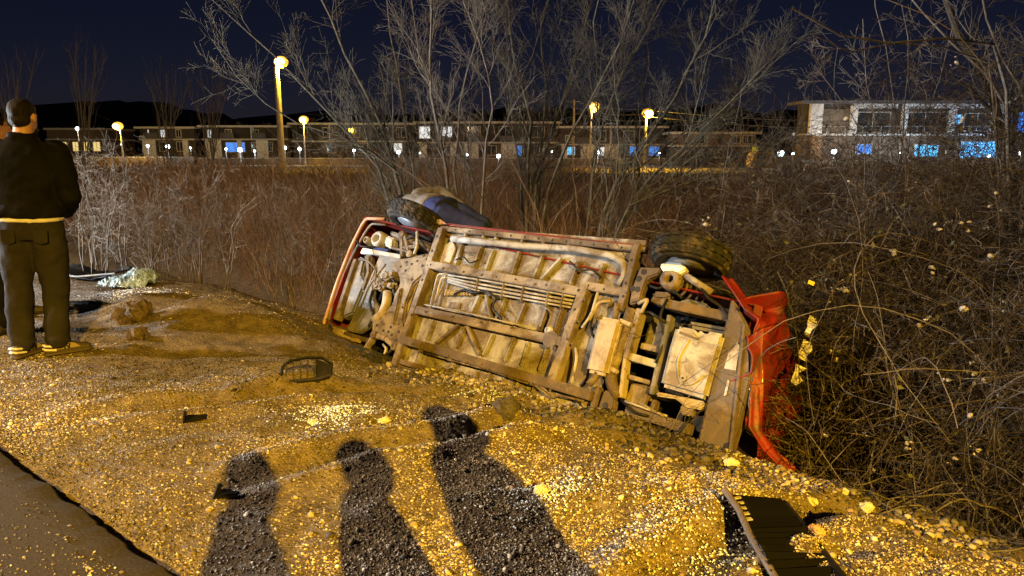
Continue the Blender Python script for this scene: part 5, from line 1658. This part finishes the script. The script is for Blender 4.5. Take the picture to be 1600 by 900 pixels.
for a_ in ((3.0, 5.35, .75, .6, 1.7, 70, 'bramble bush tangled over the crushed red rear of the van', 0, 10, 200), (3.6, 5.6, .95, .9, 2.6, 230, 'tall bramble bush with white seed heads right of the red tailgate', 0, 45, 300), (4.2, 4.9, .8, .7, 2.6, 200, 'dense bramble bush at the right edge', 0, 60, 300), (3.5, 4.45, .55, .45, 1.3, 120, 'low bramble bush above the gravel bank at right', 0, 25, 260),
           (2.6, 6.6, .9, .8, 2.4, 200, 'bramble bush behind the raised rear wheel', 0, 8, 150), (4.4, 6.8, 1.3, 1.0, 3.1, 230, 'bramble bush below the white villa', 0, 40, 200), (5.6, 6.2, 1.1, 1.0, 3.3, 200, 'bramble bush wound round the dark trunk at the right edge', 0, 50, 200), (3.6, 8.6, 1.5, 1.0, 2.2, 200, 'bramble bush in the field left of the villa', 0, 12, 120)):
    bramble(*a_)
lf = MB()
lf.plate([(-.02, -.012), (.02, -.012), (.024, .012), (-.018, .014)], 0, .002)
lo_ = lf.build('leaf', M['yleaf'])
lo_.location = at(1267, 442, 4.35); lo_.rotation_euler = (R(70), R(20), 0)
tag(lo_, 'single yellow leaf caught in the brambles', 'leaf')
l2 = MB()
l2.plate([(-.016, -.035), (.014, -.03), (.020, .02), (.004, .05), (-.012, .025)], 0, .002)
l2o = l2.build('leaf', M['yleaf'])
pp_ = gp(1257, 742)
l2o.location = (pp_[0], pp_[1], pp_[2] + .04); l2o.rotation_euler = (R(75), 0, R(10))
tag(l2o, 'upright yellow leaf on the gravel bank below the red tailgate', 'leaf')

# ------------------------------------------------------------------ far street: lamps, poles, houses
HALO = emit('sodium_halo', (1.0, 0.50, 0.05), 1.7)  # amber emission that paints the halo around each far lamp


def street_lamp(u, v, Y, r0, r1, label, power, arm_dx=0.25, m='concrete', bulb=.22, bright='sodium', col=SODIUM):
    p = at(u, v, Y)
    bx_ = p[0] - arm_dx
    z0 = -.75
    o = tag(empty('street_lamp', (bx_, Y, z0)), label, 'street lamp', 'street lamps')
    h = p[2] - z0
    MB().lathe([(r0 * 1.25, 0), (r0 * 1.2, .3), (r0, .35), (r1, h - .35)], 12).build('pole', M[m], o)
    MB().tube([(0, 0, h - .45), (0.02, 0, h + .05), (arm_dx * .6, -.05, h + .22), (arm_dx, -.1, h + .2)], .045, 8).build('arm', M['steel'], o)
    MB().lathe([(.06, .32), (.2, .22), (.26, .14), (.24, .10)], 14, c=(arm_dx, -.12, h)).build('lamp_head', M['steel'], o)
    MB().ball((arm_dx, -.12, h), (bulb * 1.25, bulb * 1.25, bulb), 18, 12).build('halo_bowl', HALO, o, True)  # oversized glowing shell in place of the lamp's halo
    MB().ball((arm_dx, -.12 - bulb * .95, h - bulb * .1), (bulb * .85, bulb * .6, bulb * .68), 14, 10).build('lens', M[bright], o, True)
    point_light('lamp_light', (arm_dx, -.12, h - bulb * 1.0 - .2), col, power, .12, o)
    return o


street_lamp(440, 97, 60, .30, .20, 'tall concrete street lamp with bright yellow light, left of the bare trees', 9000, .45, bulb=.45)
street_lamp(475, 187, 98, .12, .07, 'smaller street lamp glowing just right of the tall concrete one', 3500, .1, bulb=.5, bright='sodium2')
street_lamp(185, 197, 92, .12, .07, 'small street lamp glowing far left above the lit wall', 3500, -.2, bulb=.5, bright='sodium2')
street_lamp(928, 167, 82, .12, .08, 'orange street lamp with slanted stay, left of the right-hand pair', 5000, .3, 'steel', bulb=.55, bright='sodium2', col=(1, .42, .06))
street_lamp(1012, 177, 70, .16, .11, 'yellow street lamp carrying overhead wires, right of the pair', 8000, .15, bulb=.45)
# wire pole and wires
wp0 = at(897, 155, 78)
wpole = tag(empty('utility_pole', (wp0[0], 78, -.75)), 'thin utility pole left of the orange street lamp', 'pole')
MB().lathe([(.13, 0), (.08, wp0[2] + .75)], 10).build('pole', M['concrete'], wpole)
MB().beam((-.7, 0, wp0[2] + .5), (.7, 0, wp0[2] + .5), .08, .08).build('crossarm', M['steel'], wpole)
pl2 = at(912, 240, 66)
lp_ = tag(empty('leaning_post', (pl2[0], 66, -.7)), 'pale leaning post right of the utility pole', 'post')
MB().tube([(0, 0, 0), (.35, 0, 2.4)], .07, 8).build('shaft', M['concrete'], lp_)
MB().ball((.35, 0, 2.42), .085).build('cap', M['concrete'], lp_)


def wire(p, q, sag, label):
    pts = [p * (1 - k) + q * k - V3(0, 0, sag * 4 * k * (1 - k)) for k in np.linspace(0, 1, 24)]
    o = MB().tube([t - p for t in pts], .022, 5).build('overhead_wire', M['steel'])
    o.location = p
    return tag(o, label, 'wire', 'overhead wires')


for k, (a, b) in enumerate((((897, 158, 78), (1012, 170, 70)), ((897, 168, 78), (1012, 178, 70)), ((897, 176, 78), (1012, 188, 70)))):
    wire(at(*a), at(*b), .35, ('highest', 'middle', 'lowest')[k] + ' wire between the utility pole and the yellow street lamp')
for k, (a, b) in enumerate((((1012, 172, 70), (1700, 175, 60)), ((1012, 182, 70), (1700, 190, 60)))):
    wire(at(*a), at(*b), .9, ('upper', 'lower')[k] + ' wire running right from the yellow street lamp to the villa')

WALLD = mat('dark_render_wall', (.05, .042, .036), .9, (.035, .03, .026), .8, 6)
WALLT = mat('tan_render_wall', (.15, .115, .085), .9, (.11, .085, .065), .8, 6)
WALLW = mat('white_render_wall', (.62, .62, .62), .85, (.5, .5, .5), .6, 6)
ROOFE = mat('pale_roof_edge', (.45, .44, .42), .8)
ROOFD = mat('slate_roof', (.10, .10, .115), .8, (.07, .07, .08), 1.5, 6)
PANE = glass('dark_pane', (.02, .025, .03), .08)
LITW = emit('lit_window_white', (.8, .9, 1.0), .8)
LITB = emit('lit_window_blue', (.05, .28, 1.0), .9)
LITC = emit('lit_window_cyan', (.10, .55, 1.0), 1.3)
LITY = emit('lit_window_yellow', (1.0, .75, .25), .8)


def building(name, u0, u1, vtop, vbase, Y, depth, label, upper, lower, windows, vmid=None, roof=ROOFE, cat='building', over=.5):
    a, b = at(u0, vtop, Y), at(u1, vbase, Y)
    x0, x1, zt = a[0], b[0], a[2]
    z0 = -1.0
    o = tag(empty(name, ((x0 + x1) / 2, Y, z0)), label, cat, 'houses along the far street')
    W, H = x1 - x0, zt - z0
    zm = (at(u0, vmid, Y)[2] - z0) if vmid else H * .48
    MB().box((-W / 2, .25, 0), (W / 2, depth, zm)).build('ground_floor_wall', WALLD if lower is WALLW else lower, o)
    if lower is WALLW:                       # pale garden-side panels between dark bays
        xx = -W / 2 + .2
        while xx < W / 2 - 1.2:
            ww = random.uniform(.7, 2.6)
            MB().box((xx, .05, 0), (min(xx + ww, W / 2 - .1), .248, zm - .02)).build('pale_panel', WALLW, o)
            xx += ww + random.uniform(.8, 4.5)
    xx = -W / 2 + random.uniform(1, 3)
    while name == 'row_house' and xx < W / 2 - 3:
        MB().box((xx, -1.3, zm + .222), (xx + .12, -.0, H - .302)).build('party_fin', WALLD if random.random() < .6 else WALLW, o)
        MB().box((xx + .125, -1.2, zm + .222), (xx + 2.2, -1.1, zm + 1.1)).build('balcony_front', ROOFD, o)
        MB().box((xx + .6, depth * .5, H), (xx + 1.3, depth * .5 + .7, H + random.uniform(.4, 1.2))).build('chimney', WALLD, o)
        xx += random.uniform(4.5, 8)
    MB().box((-W / 2 - .1, -.35, zm), (W / 2 + .1, depth, zm + .22)).build('floor_slab', ROOFE, o)
    MB().box((-W / 2, 0, zm + .22), (W / 2, depth, H - .3)).build('upper_wall', upper, o)
    MB().box((-W / 2 - over, -over - .3, H - .3), (W / 2 + over, depth + over, H)).build('roof', roof, o)
    for (wu0, wu1, wv0, wv1, kind) in windows:
        p, q = at(wu0, wv0, Y), at(wu1, wv1, Y)
        xa, xb, zb, za = p[0] - (x0 + x1) / 2, q[0] - (x0 + x1) / 2, q[2] - z0, p[2] - z0
        yf = 0.0 if zb > zm else .25
        w = MB()
        t = .09
        for lo, hi in (((xa - t, yf - .06, zb - t), (xb + t, yf - .002, zb)), ((xa - t, yf - .06, za), (xb + t, yf - .002, za + t)), ((xa - t, yf - .06, zb), (xa, yf - .002, za)), ((xb, yf - .06, zb), (xb + t, yf - .002, za)), (((xa + xb) / 2 - .03, yf - .06, zb), ((xa + xb) / 2 + .03, yf - .002, za))):
            w.box(lo, hi)
        f = w.build('window', ROOFE if kind != 'pier' else WALLW, o)
        MB().box((xa, yf - .03, zb), (xb, yf - .003, za)).build('pane', {'dark': PANE, 'white': LITW, 'blue': LITB, 'cyan': LITC, 'yellow': LITY}[kind], f)
    return o, (x0 + x1) / 2, z0, zm, H, W


rowY = 112
building('long_building', 72, 168, 200, 245, 118, 9, 'long low tan building at far left beside the standing man', WALLT, WALLT, [(96, 104, 222, 236, 'yellow'), (112, 122, 222, 236, 'yellow'), (128, 138, 222, 236, 'yellow'), (144, 156, 222, 236, 'yellow')], 219, over=.2)
building('row_house', 218, 306, 198, 245, rowY, 9, 'dark row house with two lit upper windows, right of the small left lamp', WALLD, WALLW, [(226, 233, 203, 214, 'white'), (249, 258, 203, 214, 'white'), (275, 283, 203, 214, 'dark'), (222, 232, 222, 236, 'dark'), (248, 258, 222, 236, 'dark'), (275, 285, 222, 236, 'dark')], 219)
building('row_house', 316, 452, 196, 245, rowY, 9, 'dark row house with a blue-lit ground floor behind the tall street lamp', WALLD, WALLW, [(324, 331, 203, 215, 'white'), (352, 362, 203, 215, 'dark'), (395, 404, 203, 215, 'dark'), (322, 334, 223, 236, 'dark'), (352, 382, 223, 237, 'blue'), (392, 402, 223, 236, 'dark'), (410, 425, 223, 236, 'dark')], 219)
building('row_house', 456, 650, 192, 245, rowY, 9, 'dark row house behind the leaning left tree', WALLD, WALLD, [(468, 480, 200, 214, 'dark'), (505, 520, 200, 214, 'dark'), (545, 562, 200, 214, 'dark'), (590, 606, 200, 214, 'dark'), (620, 634, 200, 214, 'dark'), (510, 524, 224, 238, 'dark'), (560, 574, 224, 238, 'dark'), (615, 628, 224, 237, 'white')], 222)
building('row_house', 652, 872, 190, 245, rowY - 3, 9, 'long dark row house with pale panels behind the middle trees', WALLD, WALLW, [(655, 672, 198, 216, 'white'), (690, 706, 198, 214, 'white'), (730, 750, 198, 214, 'dark'), (780, 800, 198, 214, 'dark'), (830, 850, 198, 214, 'dark'), (690, 705, 228, 242, 'dark'), (722, 736, 228, 242, 'dark'), (760, 775, 228, 242, 'dark'), (795, 815, 228, 243, 'blue'), (835, 850, 228, 242, 'dark')], 224)
building('row_house', 876, 1036, 197, 247, rowY - 6, 9, 'dark row house behind the right-hand street lamps', WALLD, WALLW, [(884, 895, 212, 222, 'dark'), (930, 946, 205, 220, 'dark'), (975, 990, 205, 220, 'dark'), (850 + 30, 868 + 30, 230, 242, 'cyan'), (930, 945, 230, 243, 'white'), (985, 1006, 229, 243, 'blue'), (1015, 1030, 229, 243, 'blue')], 227)
building('corner_house', 1052, 1178, 206, 262, 96, 4, 'brown two-storey house with a corner window left of the yellow truck', WALLT, WALLD, [(1162, 1174, 212, 224, 'dark'), (1146, 1156, 212, 224, 'dark'), (1085, 1100, 212, 224, 'dark'), (1118, 1130, 235, 246, 'dark')], 229)
# villa
VY = 78
vl, vxc, vz0, vzm, vH, vW = building('villa', 1262, 1640, 158, 262, VY, 2.5, 'white two-storey villa with blue-lit rooms at right', WALLD, WALLT, [(1338, 1388, 176, 206, 'dark'), (1412, 1478, 176, 206, 'dark'), (1492, 1500, 180, 194, 'cyan'), (1508, 1545, 178, 204, 'dark'), (1340, 1362, 226, 240, 'blue'), (1432, 1466, 227, 244, 'cyan'), (1504, 1556, 222, 246, 'cyan'), (1568, 1576, 232, 244, 'blue'), (1570, 1600, 176, 206, 'blue')], 212, roof=ROOFD, over=.9)


def vx(u): return at(u, 200, VY)[0] - vxc
def vz(v): return at(1400, v, VY)[2] - vz0


for (a, b) in ((1262, 1281), (1326, 1335), (1406, 1413), (1480, 1488), (1548, 1560)):
    MB().box((vx(a), -.55, vzm + .22), (vx(b), .0 - .004, vH - .3)).build('white_pier', WALLW, vl)
for (a, b) in ((1336, 1396), (1414, 1479), (1489, 1547)):
    MB().box((vx(a), -.5, vH - .75), (vx(b), -.01, vH - .302)).build('white_lintel', WALLW, vl)
MB().box((vx(1284), -.12, vzm + .3), (vx(1324), -.01, vH - .8)).build('shutter', WALLT, vl)
MB().box((vx(1268), -.3, 0), (vx(1284), .24, vzm)).build('stone_pier', mat('ochre_stone', (.32, .2, .11), .9, (.2, .13, .07), 3, 8), vl)
for k in range(10):
    MB().box((vx(1290 + 28 * k), -.34, vzm + .22), (vx(1291.2 + 28 * k), -.28, vzm + .95)).build('balcony_post', M['steel'], vl)
MB().box((vx(1284), -.35, vzm + .95), (vx(1560), -.27, vzm + 1.0)).build('balcony_rail', M['steel'], vl)
vp_ = at(1420, 240, VY - 4)
point_light('porch_light', (vx(1400), -3.0, 2.4), (.75, .88, 1), 900, .15, vl)
point_light('porch_light', (vx(1300), -4.0, 3.4), (1.0, .9, .8), 700, .15, vl)
point_light('porch_light', (vx(1540), -3.0, 3.0), (.45, .65, 1), 900, .15, vl)

# garden wall and white globe lamps in front of the houses
def wall(u0, u1, v0, Y, label, m, hgt=1.0):
    a, b = at(u0, 240, Y)[0], at(u1, 240, Y)[0]
    o = tag(empty('garden_wall', ((a + b) / 2, Y, -.8)), label, 'wall', 'garden walls')
    L = (b - a) / 2
    n = max(2, int(2 * L / 4))
    MB().box((-L, -.1, 0), (L, .1, hgt)).build('wall_panel', m, o)
    for k in range(n + 1):
        x = -L + 2 * L * k / n
        MB().box((x - .18, -.16, 0), (x + .18, .16, hgt + .12)).build('wall_pier', m, o)
    MB().box((-L, -.14, hgt), (L, .14, hgt + .06)).build('coping', ROOFE, o)
    return o


wall(75, 300, 240, 96, 'lit garden wall at far left below the long building', WALLT, 1.1)
wall(310, 660, 240, 100, 'garden wall in front of the row houses left of the middle trees', WALLT, .9)
wall(665, 1045, 240, 99, 'garden wall in front of the row houses behind the middle trees', WALLT, .9)
wall(1225, 1640, 240, 72, 'ochre garden wall in front of the villa', mat('ochre_wall', (.38, .28, .18), .9, (.28, .2, .13), 1, 6), 1.0)
spots = [(194, 229), (227, 230), (259, 230), (296, 231), (352, 232), (375, 232), (399, 233), (447, 234), (471, 235), (557, 236), (619, 238), (653, 238), (728, 240), (778, 241), (862, 240), (935, 240), (1000, 238), (1033, 239), (125, 200), (1216, 238), (1236, 237), (1301, 240), (1406, 241), (1544, 244), (1596, 240)]
nm_ = ['first', 'second', 'third', 'fourth', 'fifth', 'sixth', 'seventh', 'eighth', 'ninth', 'tenth', 'eleventh', 'twelfth', 'thirteenth', 'fourteenth', 'fifteenth', 'sixteenth', 'seventeenth', 'eighteenth', 'nineteenth', 'twentieth', 'twenty-first', 'twenty-second', 'twenty-third', 'twenty-fourth', 'twenty-fifth', 'twenty-sixth', 'twenty-seventh', 'twenty-eighth', 'twenty-ninth', 'thirtieth']
order = sorted(range(len(spots)), key=lambda i: spots[i][0])
rank = {i: r for r, i in enumerate(order)}
proto = None
for i, (u, v) in enumerate(spots):
    Y = 94 if u < 1100 else 71
    p = at(u + (i * 53 % 9 - 4), v + (i * 29 % 7 - 3), Y)
    if proto is None:
        proto = empty('garden_lamp')
        MB().lathe([(.06, -1.7), (.05, -.24)], 8).build('post', M['steel'], proto)
        MB().lathe([(.12, -.26), (.14, -.2), (.1, -.17)], 10).build('collar', M['steel'], proto)
        MB().ball((0, 0, 0), .24, 12, 8).build('globe', M['led'], proto, True)
        o = proto
    else:
        o = copy_tree(proto)
    o.location = p
    s_ = .40 + .95 * ((i * 37) % 11) / 10 * (1 if i % 4 else .6)
    o.scale = (s_, s_, s_)
    tag(o, 'white globe garden lamp, %s from the left along the far houses' % nm_[rank[i]], 'garden lamp', 'white garden lamps')
    if i % 3 == 0:
        point_light('globe_light', (0, -.5, .1), (.8, .93, 1), 160, .2, o)

# yellow truck, white cabinet
tp = at(1188, 270, 66)
tr = tag(empty('yellow_truck', (tp[0], 66, -.62)), 'small yellow truck with green hood and pale body on the lit street', 'truck')
YEL = mat('yellow_paint', (.65, .48, .03), .5, (.5, .36, .03), 2, 5)
cabp = [(-1.05, .35), (-1.08, .9), (-.98, 1.55), (-.8, 1.75), (.75, 1.78), (.85, 1.6), (.85, .35)]
cm = MB()
cm.add([(x, y, z) for y in (-.9, .9) for x, z in cabp], [tuple(range(7)), tuple(range(7, 14))[::-1]] + [(i, 7 + i, 7 + (i + 1) % 7, (i + 1) % 7) for i in range(7)])
cm.build('cab', YEL, tr, bevel=.06)
MB().box((-.65, -.8, 1.782), (.8, .8, 2.2)).build('roof_hood', mat('green_tarp', (.18, .26, .03), .7), tr, bevel=.06)
MB().box((.9, -.95, .6), (3.4, .95, 1.35)).build('cargo_body', WALLW, tr, bevel=.03)
MB().box((-.7, -.93, 1.1), (.1, -.905, 1.6)).build('side_window', PANE, tr)
rm = MB()
rm.tube([(.22, -.93, 1.25), (.34, -.93, 1.15), (.3, -.93, .95), (.42, -.93, .8)], .07, 6)
rm.build('red_mark', M['red'], tr)
for x in (-.5, 2.6):
    for y in (-.85, .85):
        w_ = MB().lathe([(.12, -.12), (.34, -.12), (.36, -.06), (.36, .06), (.34, .12), (.12, .12)], 18, 'y', (x, y, .36)).build('wheel', M['rubber'], tr)
        MB().lathe([(.03, -.13), (.2, -.125), (.2, .125), (.03, .13)], 14, 'y', (x, y, .36)).build('rim', M['rim'], w_)
cp_ = at(962, 272, 66)
cbn = tag(empty('utility_cabinet', (cp_[0], 66, -.62)), 'white utility cabinet on the lit street left of the yellow lamp', 'cabinet')
MB().box((-.55, -.3, .1), (.55, .3, 1.0)).build('housing', WALLW, cbn, bevel=.03)
MB().box((-.6, -.35, 1.0), (.6, .35, 1.06)).build('lid', M['steel'], cbn)
MB().box((-.5, -.31, .15), (-.03, -.302, .95)).build('door', WALLW, cbn)
MB().box((.03, -.31, .15), (.5, -.302, .95)).build('door', WALLW, cbn)
MB().box((-.58, -.33, 0), (.58, .33, .1)).build('plinth', M['concrete'], cbn)
